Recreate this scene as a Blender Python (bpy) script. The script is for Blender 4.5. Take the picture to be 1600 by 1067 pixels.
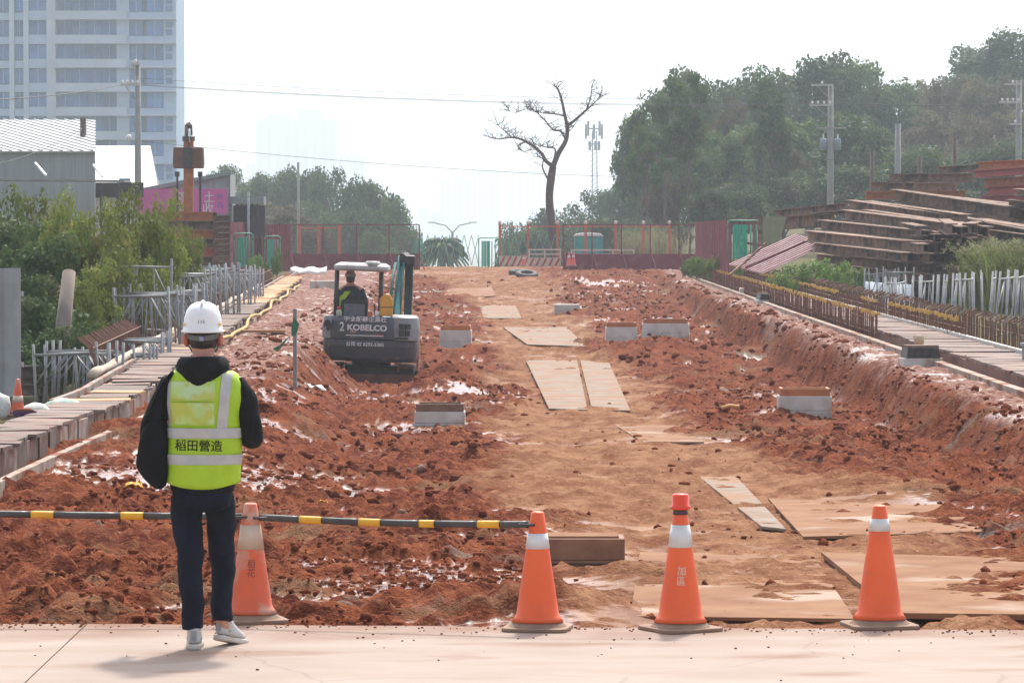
import bpy, bmesh, math, random
import numpy as np
from math import sin, cos, pi, radians, sqrt, atan2
from mathutils import Vector, Matrix, Euler
from mathutils.bvhtree import BVHTree

for o in list(bpy.data.objects): bpy.data.objects.remove(o)
SC = bpy.context.scene
COL = SC.collection

# ------------------------------------------------------------------ camera, sky, sun, exposure
FPX, HZ = 6000.0, 345.0
K = FPX / 2600.0        # depths below are noted for a 2600 px lens and stretched by K
CAMZ = 2.21
PITCH = math.atan((533.5 - HZ) / FPX)
cd = bpy.data.cameras.new('camera'); cam = bpy.data.objects.new('camera', cd); COL.objects.link(cam)
cam.location = (0, 0, CAMZ); cam.rotation_euler = (pi / 2 - PITCH, 0, 0)
cd.sensor_width = 36; cd.lens = 36 * FPX / 1600; cd.clip_start = 0.1; cd.clip_end = 9000
SC.camera = cam

SUN_EL, SUN_AZ = radians(54), radians(10)
wd = bpy.data.worlds.new('World'); SC.world = wd; wd.use_nodes = True
nt = wd.node_tree; nt.nodes.clear()
sky = nt.nodes.new('ShaderNodeTexSky'); sky.sky_type = 'NISHITA'; sky.sun_disc = False
sky.sun_elevation = SUN_EL; sky.sun_rotation = SUN_AZ
sky.altitude = 0; sky.air_density = 1.0; sky.dust_density = 4.0; sky.ozone_density = 1.0
hsv = nt.nodes.new('ShaderNodeHueSaturation'); hsv.inputs['Saturation'].default_value = 0.60
bg = nt.nodes.new('ShaderNodeBackground'); bg.inputs[1].default_value = 0.15
wo = nt.nodes.new('ShaderNodeOutputWorld')
nt.links.new(sky.outputs[0], hsv.inputs['Color']); nt.links.new(hsv.outputs[0], bg.inputs[0]); nt.links.new(bg.outputs[0], wo.inputs[0])

sl = bpy.data.lights.new('sun', 'SUN'); sun = bpy.data.objects.new('sun', sl); COL.objects.link(sun)
sl.energy = 2.4; sl.angle = radians(4.0); sl.color = (1.0, 0.955, 0.89)
sun.rotation_euler = (-(pi / 2 - SUN_EL), 0, -SUN_AZ); sun.location = (10, 30, 60)

SC.view_settings.view_transform = 'Standard'; SC.view_settings.look = 'None'
SC.view_settings.exposure = 1.0; SC.view_settings.gamma = 1.0
SC.render.engine = 'CYCLES'
SC.cycles.use_denoising = True
SC.cycles.max_bounces = 6; SC.cycles.diffuse_bounces = 3; SC.cycles.glossy_bounces = 3
SC.cycles.transmission_bounces = 4; SC.cycles.transparent_max_bounces = 8; SC.cycles.volume_bounces = 1
SC.cycles.sample_clamp_indirect = 6

# ------------------------------------------------------------------ helpers
_c, _s = cos(PITCH), sin(PITCH)
def ray(px, py):
    a, b = (px - 800) / FPX, (533.5 - py) / FPX
    return Vector((a, _c + b * _s, -_s + b * _c))
def atr(px, py, Y):
    d = ray(px, py); t = Y / d.y
    return Vector((d.x * t, Y, CAMZ + d.z * t))
def at(px, py, Y): return atr(px, py, Y * K)
def gp(px, py, z):
    d = ray(px, py); t = (z - CAMZ) / d.z
    return Vector((d.x * t, d.y * t, z))
R = random.Random(7)

class MB:
    def __init__(s): s.v = []; s.f = []
    def add(s, v, f):
        n = len(s.v); s.v += [tuple(p) for p in v]; s.f += [tuple(i + n for i in q) for q in f]; return s
    def box(s, c, d, m=None):
        x, y, z = d[0] / 2, d[1] / 2, d[2] / 2
        v = [Vector((a * x, b * y, e * z)) for e in (-1, 1) for a, b in ((-1, -1), (1, -1), (1, 1), (-1, 1))]
        if m is not None: v = [m @ p for p in v]
        c = Vector(c); v = [p + c for p in v]
        return s.add(v, [(3, 2, 1, 0), (4, 5, 6, 7), (0, 1, 5, 4), (1, 2, 6, 5), (2, 3, 7, 6), (3, 0, 4, 7)])
    def bar(s, a, b, w, h, up=(0, 0, 1)):
        a, b = Vector(a), Vector(b); d = (b - a).normalized(); up = Vector(up)
        if abs(d.dot(up)) > .99: up = Vector((0, 1, 0))
        x = d.cross(up).normalized() * (w / 2); z = x.cross(d).normalized() * (h / 2)
        v = [a - x - z, a + x - z, a + x + z, a - x + z, b - x - z, b + x - z, b + x + z, b - x + z]
        return s.add(v, [(0, 1, 2, 3), (7, 6, 5, 4), (4, 5, 1, 0), (5, 6, 2, 1), (6, 7, 3, 2), (7, 4, 0, 3)])
    def tube(s, pts, rad, n=8, sq=1.0, cap=True, up=(0, 0, 1)):
        pts = [Vector(p) for p in pts]
        if not hasattr(rad, '__len__'): rad = [rad] * len(pts)
        v = []; ref = None
        for i, p in enumerate(pts):
            d = (pts[min(i + 1, len(pts) - 1)] - pts[max(i - 1, 0)]).normalized()
            if ref is None:
                ref = Vector(up) if abs(d.dot(Vector(up))) < .95 else Vector((0, 1, 0))
            x = d.cross(ref).normalized(); z = x.cross(d).normalized(); ref = z
            for k in range(n):
                a = 2 * pi * k / n
                v.append(p + x * cos(a) * rad[i] + z * sin(a) * rad[i] * sq)
        f = []
        for i in range(len(pts) - 1):
            for k in range(n):
                k2 = (k + 1) % n
                f.append((i * n + k, i * n + k2, (i + 1) * n + k2, (i + 1) * n + k))
        if cap: f.append(tuple(range(n))[::-1]); f.append(tuple((len(pts) - 1) * n + k for k in range(n)))
        return s.add(v, f)
    def loft(s, rings, n=24, e=2.0, cap=True):
        # rings: (cx, cy, z, rx, ry)
        v = []
        for cx, cy, z, rx, ry in rings:
            for k in range(n):
                a = 2 * pi * k / n; c_, s_ = cos(a), sin(a)
                v.append((cx + rx * math.copysign(abs(c_) ** (2 / e), c_), cy + ry * math.copysign(abs(s_) ** (2 / e), s_), z))
        f = []
        for i in range(len(rings) - 1):
            for k in range(n):
                k2 = (k + 1) % n
                f.append((i * n + k, i * n + k2, (i + 1) * n + k2, (i + 1) * n + k))
        if cap: f.append(tuple(range(n))[::-1]); f.append(tuple((len(rings) - 1) * n + k for k in range(n)))
        return s.add(v, f)
    def prism(s, poly, ax, t0, t1):
        # poly of 2D points; ax 'y': (x,z) extruded along y, 'x': (y,z) along x, 'z': (x,y) along z
        mk = {'y': lambda p, t: (p[0], t, p[1]), 'x': lambda p, t: (t, p[0], p[1]), 'z': lambda p, t: (p[0], p[1], t)}[ax]
        n = len(poly); v = [mk(p, t0) for p in poly] + [mk(p, t1) for p in poly]
        f = [tuple(range(n))[::-1], tuple(range(n, 2 * n))] + [(i, (i + 1) % n, n + (i + 1) % n, n + i) for i in range(n)]
        return s.add(v, f)
    def mesh(s, name):
        me = bpy.data.meshes.new(name); me.from_pydata(s.v, [], s.f)
        bm = bmesh.new(); bm.from_mesh(me); bmesh.ops.recalc_face_normals(bm, faces=bm.faces); bm.to_mesh(me); bm.free()
        return me
    def build(s, name, m, parent=None, smooth=False, bev=0, sub=0):
        me = s.mesh(name)
        return link(name, me, m, parent, smooth, bev, sub)

def link(name, me, m, parent=None, smooth=False, bev=0, sub=0):
    o = bpy.data.objects.new(name, me); COL.objects.link(o)
    if m is not None and not me.materials: me.materials.append(m)
    if smooth: me.polygons.foreach_set('use_smooth', [True] * len(me.polygons))
    if parent is not None: o.parent = parent
    if bev:
        b = o.modifiers.new('bevel', 'BEVEL'); b.width = bev; b.segments = 2; b.limit_method = 'ANGLE'
    if sub:
        b = o.modifiers.new('sub', 'SUBSURF'); b.levels = sub; b.render_levels = sub
    return o
def tag(o, label, cat, group=None):
    o['label'] = label; o['category'] = cat
    if group: o['group'] = group
    return o
def thing(name, label, cat, loc=(0, 0, 0), rz=0, group=None, rot=None):
    o = bpy.data.objects.new(name, None); COL.objects.link(o); o.empty_display_size = .1
    o.location = loc; o.rotation_euler = rot if rot else (0, 0, rz)
    return tag(o, label, cat, group)
def struct(o): o['kind'] = 'structure'; return o
def stuff(o): o['kind'] = 'stuff'; return o
def dup(root, loc, rz=None, label=None, group=None, scale=None, rot=None):
    def cp(o, par):
        c = o.copy(); COL.objects.link(c); c.parent = par
        for ch in o.children: cp(ch, c)
        return c
    r = cp(root, None); r.location = loc
    if rz is not None: r.rotation_euler = (0, 0, rz)
    if rot is not None: r.rotation_euler = rot
    if label: r['label'] = label
    if group: r['group'] = group
    if scale: r.scale = scale if hasattr(scale, '__len__') else (scale,) * 3
    return r
def np_mesh(name, V, Fc):
    V = np.asarray(V, dtype=np.float32); Fc = np.asarray(Fc, dtype=np.int32); k = Fc.shape[1]
    me = bpy.data.meshes.new(name); me.vertices.add(len(V)); me.vertices.foreach_set('co', V.ravel())
    me.loops.add(Fc.size); me.loops.foreach_set('vertex_index', Fc.ravel())
    me.polygons.add(len(Fc)); me.polygons.foreach_set('loop_start', np.arange(0, Fc.size, k, dtype=np.int32))
    me.update(calc_edges=True); me.validate(); return me
def text_mesh(name, body, size, m, parent, loc, rot, ext=.002, align='CENTER', onto=None, off=.003, sx=1.0, bold=0.0):
    cu = bpy.data.curves.new(name, 'FONT'); cu.body = body; cu.size = size; cu.extrude = ext; cu.align_x = align; cu.align_y = 'CENTER'
    cu.resolution_u = 3; cu.offset = bold
    t = bpy.data.objects.new('t', cu); COL.objects.link(t)
    dg = bpy.context.evaluated_depsgraph_get(); me = bpy.data.meshes.new_from_object(t.evaluated_get(dg))
    bpy.data.objects.remove(t)
    M = Matrix.Translation(loc) @ Euler(rot).to_matrix().to_4x4() @ Matrix.Diagonal((sx, 1, 1, 1))
    me.transform(M)
    if onto is not None:                       # lay the print on the cloth (towards -y)
        tree = onto
        for v in me.vertices:
            h = tree.ray_cast(Vector((v.co.x, v.co.y - 1, v.co.z)), Vector((0, 1, 0)))
            if h[0] is not None: v.co.y = h[0].y - off
    me.materials.clear()
    return link(name, me, m, parent)

# ------------------------------------------------------------------ materials
MATS = {}
def mat(name, c1, c2=None, scale=6.0, rough=.7, bump=0, metal=0, spec=.5, var=.0, detail=5, thr=None, c3=None, c3s=1.5, c3t=.6, trans=0, rough2=None, stretch=None, coat=0):
    if name in MATS: return MATS[name]
    m = bpy.data.materials.new(name); m.use_nodes = True; nt = m.node_tree; N = nt.nodes; L = nt.links
    b = N['Principled BSDF']; b.inputs['Roughness'].default_value = rough; b.inputs['Metallic'].default_value = metal
    b.inputs['Specular IOR Level'].default_value = spec
    if coat: b.inputs['Coat Weight'].default_value = coat
    c2 = c2 or tuple(x * .8 for x in c1)
    tc = N.new('ShaderNodeTexCoord'); src = tc.outputs['Object']
    if stretch:
        mp = N.new('ShaderNodeMapping'); mp.inputs['Scale'].default_value = stretch; L.new(src, mp.inputs[0]); src = mp.outputs[0]
    no = N.new('ShaderNodeTexNoise'); no.inputs['Scale'].default_value = scale; no.inputs['Detail'].default_value = detail
    L.new(src, no.inputs['Vector'])
    rp = N.new('ShaderNodeValToRGB'); lo, hi = thr or (.35, .65)
    rp.color_ramp.elements[0].position = lo; rp.color_ramp.elements[1].position = hi
    rp.color_ramp.elements[0].color = (*c1, 1); rp.color_ramp.elements[1].color = (*c2, 1)
    L.new(no.outputs[0], rp.inputs[0]); out = rp.outputs[0]
    if c3:
        n2 = N.new('ShaderNodeTexNoise'); n2.inputs['Scale'].default_value = c3s; n2.inputs['Detail'].default_value = 6
        L.new(src, n2.inputs['Vector'])
        r2 = N.new('ShaderNodeValToRGB'); r2.color_ramp.elements[0].position = c3t - .06; r2.color_ramp.elements[1].position = c3t + .06
        L.new(n2.outputs[0], r2.inputs[0])
        mx = N.new('ShaderNodeMixRGB'); mx.inputs[2].default_value = (*c3, 1); L.new(r2.outputs[0], mx.inputs[0]); L.new(out, mx.inputs[1]); out = mx.outputs[0]
        if rough2 is not None:
            mr = N.new('ShaderNodeMapRange'); mr.inputs[3].default_value = rough; mr.inputs[4].default_value = rough2
            L.new(r2.outputs[0], mr.inputs[0]); L.new(mr.outputs[0], b.inputs['Roughness'])
    if var:
        oi = N.new('ShaderNodeObjectInfo'); mr = N.new('ShaderNodeMapRange'); mr.inputs[3].default_value = 1 - var; mr.inputs[4].default_value = 1 + var
        L.new(oi.outputs['Random'], mr.inputs[0])
        h = N.new('ShaderNodeHueSaturation'); L.new(mr.outputs[0], h.inputs['Value']); L.new(out, h.inputs['Color']); out = h.outputs[0]
    L.new(out, b.inputs['Base Color'])
    if bump:
        bp = N.new('ShaderNodeBump'); bp.inputs['Strength'].default_value = bump; bp.inputs['Distance'].default_value = .02
        L.new(no.outputs[0], bp.inputs['Height']); L.new(bp.outputs[0], b.inputs['Normal'])
    if trans:
        t = N.new('ShaderNodeBsdfTranslucent'); L.new(out, t.inputs[0]); mxs = N.new('ShaderNodeMixShader'); mxs.inputs[0].default_value = trans
        L.new(b.outputs[0], mxs.inputs[1]); L.new(t.outputs[0], mxs.inputs[2]); L.new(mxs.outputs[0], N['Material Output'].inputs[0])
    MATS[name] = m; return m

rust = mat('rusty steel', (.185, .108, .076), (.29, .19, .135), 5, .85, .3, spec=.2, c3=(.10, .075, .064), c3s=2.2, c3t=.56, var=.25)
rust_top = rust
rust_or = mat('orange rusted steel', (.46, .17, .055), (.33, .11, .04), 5, .75, .3, var=.15)
rust_red = mat('red primed steel', (.42, .07, .06), (.33, .06, .05), 3, .6, .1, var=.15)
rebar_m = mat('rusty rebar', (.13, .055, .035), (.20, .09, .05), 12, .8)
conc = mat('concrete', (.60, .575, .53), (.50, .465, .41), 5, .9, .2, spec=.2, c3=(.40, .24, .15), c3s=2.3, c3t=.63, var=.08)
conc_d = mat('dirty concrete', (.34, .30, .26), (.24, .18, .14), 7, .9, .3, c3=(.26, .12, .07), c3s=3, c3t=.52, var=.1)
wood = mat('weathered formwork timber', (.20, .155, .125), (.11, .08, .065), 6, .85, .3, stretch=(1, 6, 1), c3=(.28, .13, .08), c3s=2, c3t=.58, var=.25)
wood_new = mat('fresh plank timber', (.52, .30, .14), (.42, .22, .10), 6, .8, .2, stretch=(1, 6, 1), var=.15)
galv = mat('galvanised tube', (.30, .31, .31), (.22, .22, .215), 9, .5, 0, metal=.25, var=.12)
maroon = mat('maroon painted sheet', (.20, .040, .055), (.16, .035, .045), 3, .7, .05, spec=.2, var=.12, c3=(.22, .09, .07), c3s=2, c3t=.63)
orange_p = mat('orange painted post', (.50, .11, .045), (.42, .09, .04), 4, .6)
green_p = mat('green gate paint', (.03, .30, .19), (.025, .24, .16), 4, .5, var=.1)
white_p = mat('white paint', (.75, .75, .72), (.66, .64, .60), 3, .6)
black_r = mat('black rubber', (.02, .02, .02), (.035, .033, .03), 10, .7, .1)
dark_m = mat('dark machinery metal', (.035, .035, .038), (.06, .055, .05), 8, .5, .1, metal=.2)
pole_c = mat('concrete pole', (.30, .295, .275), (.24, .235, .215), 4, .85, .1)
pole_w = mat('dark wooden pole', (.10, .07, .055), (.15, .11, .09), 8, .9, .2, stretch=(1, 1, .2))
bark = mat('bark', (.10, .07, .055), (.17, .13, .10), 6, .95, .5, stretch=(1, 1, .3))
bark_dead = mat('dead bark', (.075, .055, .048), (.12, .09, .075), 5, .95, .5, stretch=(1, 1, .3))
wire_m = mat('cable', (.03, .03, .035), None, 4, .6)
# ------------------------------------------------------------------ terrain
def _h(ix, iy, s): 
    v = np.sin(ix * 127.1 + iy * 311.7 + s * 74.7) * 43758.5453
    return v - np.floor(v)
def vn(x, y, s=0):
    ix, iy = np.floor(x), np.floor(y); fx, fy = x - ix, y - iy
    fx = fx * fx * (3 - 2 * fx); fy = fy * fy * (3 - 2 * fy)
    a = _h(ix, iy, s) * (1 - fx) + _h(ix + 1, iy, s) * fx
    b = _h(ix, iy + 1, s) * (1 - fx) + _h(ix + 1, iy + 1, s) * fx
    return a * (1 - fy) + b * fy - .5
def fbm(x, y, s, o=4):
    r = 0; a = 1.0
    for i in range(o): r = r + a * vn(x * 2 ** i + 13.7 * i, y * 2 ** i - 7.1 * i, s + i); a *= .5
    return r
def sst(a, b, x): t = np.clip((x - a) / (b - a), 0, 1); return t * t * (3 - 2 * t)
ZF = ([-50, 9.0, 11, 14, 20, 28, 42, 52, 62, 74, 80], [-.25, -.14, -.18, -.32, -.62, -.85, -.85, -.70, -.45, -.04, 0])
def zfloor(y): return np.interp(np.asarray(y) / K, *ZF)
WL = ([0, 15, 20, 29, 57, 76, 90], [-4.8, -4.72, -4.5, -5.25, -7.4, -8.9, -10])     # inner face of the drain on the left
def xwl(y): return np.interp(np.asarray(y) / K, *WL)
WR = ([0, 21, 40, 72, 90], [6.75, 6.8, 6.95, 7.4, 7.7])
def xwr(y): return np.interp(np.asarray(y) / K, *WR)
PC = ([9, 17, 28, 45, 65, 77, 95], [1.75, 1.75, 1.15, .65, -.5, -1.8, -3]); PW = ([9, 17, 28, 45, 65, 77], [1.5, 1.6, 1.2, 1.15, 1.9, 2.9])
def pathm(x, y):
    c = np.interp(y / K, *PC); w = np.interp(y / K, *PW)
    d = np.abs(x - c + 1.1 * fbm(x * .5, y * .22, 31, 3)) / w
    return 1 - sst(.65, 1.5, d)
BUMPS = [(-2.75, 32.0, 1.7, -.22), (-2.6, 30.0, .9, .02), (-1.2, 29.2, .7, .30), (-3.9, 28.6, .7, .12), (-1.2, 31.9, .7, .45), (-.35, 26, .6, .22), (-1.5, 24.2, 1.1, .18), (2.6, 36.5, .9, .3),
         (3.6, 37, 1.1, .35), (2.5, 24.5, .7, .18), (4.4, 25.6, .8, .2), (-.5, 36.5, .8, .3), (3.3, 66, 2.2, .35), (6.0, 70, 2, .2), (1.0, 11.2, .45, .12),
         (.2, 10.0, .5, .12), (-.1, 13, .7, .1), (-1.5, 12, 1.2, .08), (4.6, 17.5, 1.2, .12), (3.9, 15.5, .9, .12), (1.9, 48, 1.3, .25), (-2.6, 45, 1.4, .3), (-1.6, 56, 1.2, .3), (4.4, 47, 1.2, .25)]
def terrain(x, y, fine=True):
    x = np.asarray(x, dtype=float); y = np.asarray(y, dtype=float)
    yn = y / K; zf = zfloor(y); pm = pathm(x, y)
    wl, wr = xwl(y), xwr(y)
    wob = .35 * fbm(x * .15 + 3, y * .35, 5, 3)
    # benches beside both drains
    er = wr - .95 + wob + .35 * vn(y * .3, y * 0 + 2, 8); rt = sst(er - .6, er, x)
    zr = -.06
    wl_b = np.interp(yn, [0, 15, 22, 33, 57, 76], [.35, .4, .9, 1.75, 2.4, 2.5]); sl = np.interp(yn, [0, 20, 28, 40], [2.6, 2.0, 1.0, 1.0])
    el = wl + wl_b + wob; lt = 1 - sst(el, el + sl, x)
    zl = np.interp(yn, [0, 14, 20, 30, 90], [-.17, -.17, -.12, -.06, -.02])
    z = zf * (1 - rt) + np.maximum(zf, zr) * rt
    z = z * (1 - lt) + np.maximum(z, zl) * lt
    for bx, by, br, bh in BUMPS: z = z + bh * np.exp(-(((x - bx) / br) ** 2 + ((y - by * K) / (br * 1.6)) ** 2))
    amp = (1 - .66 * pm) * (1 - .55 * np.maximum(rt, lt * sst(20, 26, yn)))
    slope = 4 * (rt * (1 - rt)) * sst(12, 20, yn)
    amp = amp * (1 + .5 * slope)
    if fine:
        near = sst(9.0, 9.3, yn)
        q = fbm(x * 1.1, y * 1.1, 11, 3) * .17 + np.abs(fbm(x * 4.2, y * 4.2, 21, 3)) * .15 + fbm(x * 11, y * 11, 41, 2) * .085
        q = q + .10 * np.maximum(0, fbm(x * 2.3, y * 2.3, 61, 3) - .12) * 2
        # wheel ruts along the haul track
        c = np.interp(yn, *PC); rut = -.03 * (np.exp(-((x - c - .7) / .22) ** 2) + np.exp(-((x - c + .7) / .22) ** 2)) * pm
        qc = np.maximum(q, -.027 + .13 * fbm(x * .33, y * .16, 91, 2))
        global LOW; LOW = sst(0, .03, qc - q) * (1 - .75 * pm) * (1 - .95 * np.minimum(1, slope * 1.5))
        z = z + (qc - .02) * amp * near * (1 - sst(74, 84, yn)) + rut
    # outside the two drains
    lo = np.interp(yn, [0, 18, 23, 30, 45, 80], [-.9, -.9, -.8, -.4, -.15, 0])
    ol = 1 - sst(wl - 1.35, wl - 1.0, x); z = z * (1 - ol) + lo * ol
    orr = sst(wr + 1.25, wr + 1.6, x); z = z * (1 - orr) + (-.3 + .3 * sst(35, 50, yn)) * orr
    # beyond the crest the road drops, woods rise on the right
    ax = -.035 * yn; wdt = 7 + .05 * yn
    dip = sst(79, 150, yn) * (1 - sst(.55, 1.25, np.abs(x - ax) / wdt)) * 9
    z = z - dip
    hill = sst(72, 190, yn) * sst(6, 60, x - .04 * (yn - 70)) * 13
    z = z + hill - sst(260, 600, yn) * 12
    z = np.where(yn < 9.12, np.minimum(z, -.2), z)
    return z
def gz(x, y, fine=False): return float(terrain(np.array([x]), np.array([y]), fine)[0])

def axis(segs):
    out = [segs[0][0]]
    for a, b, st in segs:
        n = max(1, int(round((b - a) / st))); out += list(a + (b - a) * (np.arange(1, n + 1) / n))
    return np.array(out)
xs = axis([(-4000, -400, 400), (-400, -60, 34), (-60, -14, 2.3), (-14, -8.5, .3), (-8.5, -5.6, .1), (-5.6, 7.4, .045), (7.4, 11, .12), (11, 20, .6), (20, 80, 4), (80, 400, 32), (400, 4000, 400)])
ys = axis([(-60, 19.5, 8), (19.5, 20.7, .3), (20.7, 27, .034), (27, 36, .055), (36, 50, .09), (50, 76, .16), (76, 115, .3), (115, 190, .6), (190, 300, 5), (300, 900, 30), (900, 6500, 500)])
gx, gy = np.meshgrid(xs, ys); gzv = terrain(gx, gy); LOW_G = LOW
nx, ny = len(xs), len(ys)
idx = np.arange(nx * ny).reshape(ny, nx)
quads = np.stack([idx[:-1, :-1], idx[:-1, 1:], idx[1:, 1:], idx[1:, :-1]], -1).reshape(-1, 4)
gme = np_mesh('ground', np.stack([gx, gy, gzv], -1).reshape(-1, 3), quads)
gme.polygons.foreach_set('use_smooth', [True] * len(gme.polygons))
at_ = gme.color_attributes.new('zones', 'FLOAT_COLOR', 'POINT')
er_ = xwr(gy) - .95; bench = np.maximum(sst(er_ - .2, er_ + .1, gx) * (gx < xwr(gy) + .3), (1 - sst(0, .6, gx - (xwl(gy) + np.interp(gy / K, [0, 22, 33, 57], [.0, .6, 1.75, 2.4])))) * (gx > xwl(gy) - .4) * sst(21, 26, gy / K))
outside = np.maximum(1 - sst(xwl(gy) - 1.4, xwl(gy) - .9, gx), sst(xwr(gy) + 1.0, xwr(gy) + 1.5, gx)); outside = np.maximum(outside, sst(79, 84, gy / K))
cc = np.zeros((nx * ny, 4), np.float32); cc[:, 0] = pathm(gx, gy).ravel(); cc[:, 1] = bench.ravel(); cc[:, 2] = outside.ravel(); cc[:, 3] = LOW_G.ravel()
at_.data.foreach_set('color', cc.ravel())

def ground_mat():
    m = bpy.data.materials.new('red laterite soil'); m.use_nodes = True; nt = m.node_tree; N, L = nt.nodes, nt.links; b = N['Principled BSDF']
    tc = N.new('ShaderNodeTexCoord'); P = tc.outputs['Object']
    def noise(sc, det=6, rough=.6, st=None):
        n = N.new('ShaderNodeTexNoise'); n.inputs['Scale'].default_value = sc; n.inputs['Detail'].default_value = det; n.inputs['Roughness'].default_value = rough
        if st:
            mp = N.new('ShaderNodeMapping'); mp.inputs['Scale'].default_value = st; L.new(P, mp.inputs[0]); L.new(mp.outputs[0], n.inputs['Vector'])
        else: L.new(P, n.inputs['Vector'])
        return n.outputs[0]
    def ramp(v, a, c):
        r = N.new('ShaderNodeMapRange'); r.interpolation_type = 'SMOOTHSTEP'; r.inputs[1].default_value = a; r.inputs[2].default_value = c; L.new(v, r.inputs[0]); return r.outputs[0]
    def mix(f, a, c):
        x = N.new('ShaderNodeMixRGB')
        for i, q in ((0, f), (1, a), (2, c)):
            if isinstance(q, tuple): x.inputs[i].default_value = (*q, 1)
            elif isinstance(q, float): x.inputs[i].default_value = q
            else: L.new(q, x.inputs[i])
        return x.outputs[0]
    def mul(a, c):
        x = N.new('ShaderNodeMath'); x.operation = 'MULTIPLY'
        for i, q in ((0, a), (1, c)):
            if isinstance(q, float): x.inputs[i].default_value = q
            else: L.new(q, x.inputs[i])
        return x.outputs[0]
    av = N.new('ShaderNodeAttribute'); av.attribute_name = 'zones'; sp = N.new('ShaderNodeSeparateColor'); L.new(av.outputs['Color'], sp.inputs[0])
    path, ben, outs = sp.outputs[0], sp.outputs[1], sp.outputs[2]
    nb, nm, nf = noise(.55), noise(2.6), noise(14, 4)
    red = mix(ramp(nm, .35, .68), (.078, .015, .007), (.205, .056, .022))
    red = mix(ramp(nf, .45, .75), red, (.25, .086, .037))
    red = mix(mul(ramp(nb, .54, .66), .7), red, (.19, .105, .055))           # ochre patches
    grey = ramp(noise(.42, 5, .6, (1, 2.2, 1)), .62, .70)
    red = mix(mul(grey, .75), red, (.20, .165, .135))                        # grey clay spills
    tan = mix(ramp(noise(3.0, 6, .65, (1, .3, 1)), .32, .66), (.30, .155, .08), (.165, .062, .028))
    tan = mix(ramp(nf, .55, .8), tan, (.36, .225, .14))
    pf = N.new('ShaderNodeMath'); pf.operation = 'MULTIPLY_ADD'; L.new(nm, pf.inputs[0]); pf.inputs[1].default_value = 1.9; L.new(path, pf.inputs[2])
    col = mix(ramp(pf.outputs[0], 1.25, 1.95), red, tan)
    bcol = mix(ramp(noise(9, 5), .42, .62), (.155, .058, .04), (.33, .215, .17))
    col = mix(mul(ben, .85), col, bcol)
    ocol = mix(ramp(nm, .3, .7), (.12, .075, .045), (.10, .12, .045))
    col = mix(outs, col, ocol)
    L.new(col, b.inputs['Base Color'])
    # wet film: smooth where water stands
    w1 = mul(av.outputs['Alpha'], 1.0); w2 = ramp(noise(6.5, 4, .6, (.8, 1.5, 1)), .56, .66)
    wet = N.new('ShaderNodeMath'); wet.operation = 'MAXIMUM'; L.new(w1, wet.inputs[0]); L.new(mul(mul(w2, .6), ben), wet.inputs[1])
    wv = mul(wet.outputs[0], 1.0)
    inv = N.new('ShaderNodeMath'); inv.operation = 'SUBTRACT'; inv.inputs[0].default_value = 1.0; L.new(outs, inv.inputs[1]); wv = mul(wv, inv.outputs[0])
    rr = N.new('ShaderNodeMapRange'); rr.inputs[3].default_value = .95; rr.inputs[4].default_value = .09; L.new(wv, rr.inputs[0]); L.new(rr.outputs[0], b.inputs['Roughness'])
    sr = N.new('ShaderNodeMapRange'); sr.inputs[3].default_value = .06; sr.inputs[4].default_value = .6; L.new(wv, sr.inputs[0]); L.new(sr.outputs[0], b.inputs['Specular IOR Level'])
    bp = N.new('ShaderNodeBump'); bp.inputs['Distance'].default_value = .035
    hs = N.new('ShaderNodeMapRange'); hs.inputs[3].default_value = .9; hs.inputs[4].default_value = .07; L.new(wv, hs.inputs[0]); L.new(hs.outputs[0], bp.inputs['Strength'])
    ad = N.new('ShaderNodeMath'); ad.operation = 'ADD'; L.new(nf, ad.inputs[0]); L.new(noise(38, 3), ad.inputs[1]); L.new(ad.outputs[0], bp.inputs['Height'])
    L.new(bp.outputs[0], b.inputs['Normal'])
    return m
soil = ground_mat()
ground = struct(link('ground', gme, soil))

# clods of soil lying on the churned ground
def clods(n, seed, rng_x, rng_y, r0, r1, yp=1.0):
    rg = np.random.default_rng(seed)
    bm = bmesh.new(); bmesh.ops.create_icosphere(bm, subdivisions=1, radius=1); bv = np.array([v.co[:] for v in bm.verts]); bf = np.array([[v.index for v in f.verts] for f in bm.faces]); bm.free()
    y = K * rng_y[0] + K * (rng_y[1] - rng_y[0]) * rg.random(n * 3) ** yp; x = rng_x[0] + (rng_x[1] - rng_x[0]) * rg.random(n * 3)
    dens = fbm(x * .9, y * .9, 77, 3)
    ok = (pathm(x, y) < .35 + .7 * (rg.random(n * 3) < .05)) & (x > xwl(y) + .5) & (x < xwr(y) - .2) & (dens > -.12 + .25 * rg.random(n * 3) - .1)
    x, y = x[ok][:n], y[ok][:n]; n = len(x)
    r = r0 + (r1 - r0) * rg.random(n) ** 4.5
    z = terrain(x, y) + r * .08
    V = bv[None] * (1 + .95 * (rg.random((n, 12, 1)) - .5)) * r[:, None, None] * (0.65 + .7 * rg.random((n, 1, 3)))
    V[:, :, 2] *= .75
    V += np.stack([x, y, z], -1)[:, None]
    Fc = bf[None] + (np.arange(n) * 12)[:, None, None]
    return V.reshape(-1, 3), Fc.reshape(-1, 3)
parts = [clods(20000, 1, (-5, 6), (9.1, 15), .003, .036), clods(14000, 2, (-5, 6), (14, 30), .006, .06), clods(7000, 3, (-5, 6.5), (30, 70), .012, .10)]
V = []; Fq = []; n0 = 0
for v, f in parts: V.append(v); Fq.append(f + n0); n0 += len(v)
cm = np_mesh('soil_clods', np.concatenate(V), np.concatenate(Fq))
clod_m = mat('soil clod', (.11, .024, .010), (.22, .066, .027), 2.3, .95, .5, spec=.08, c3=(.22, .17, .135), c3s=1.7, c3t=.68)
co = stuff(link('soil_clod_scatter', cm, clod_m)); tag(co, 'loose red soil clods and small stones strewn over the churned ground', 'soil')

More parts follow.
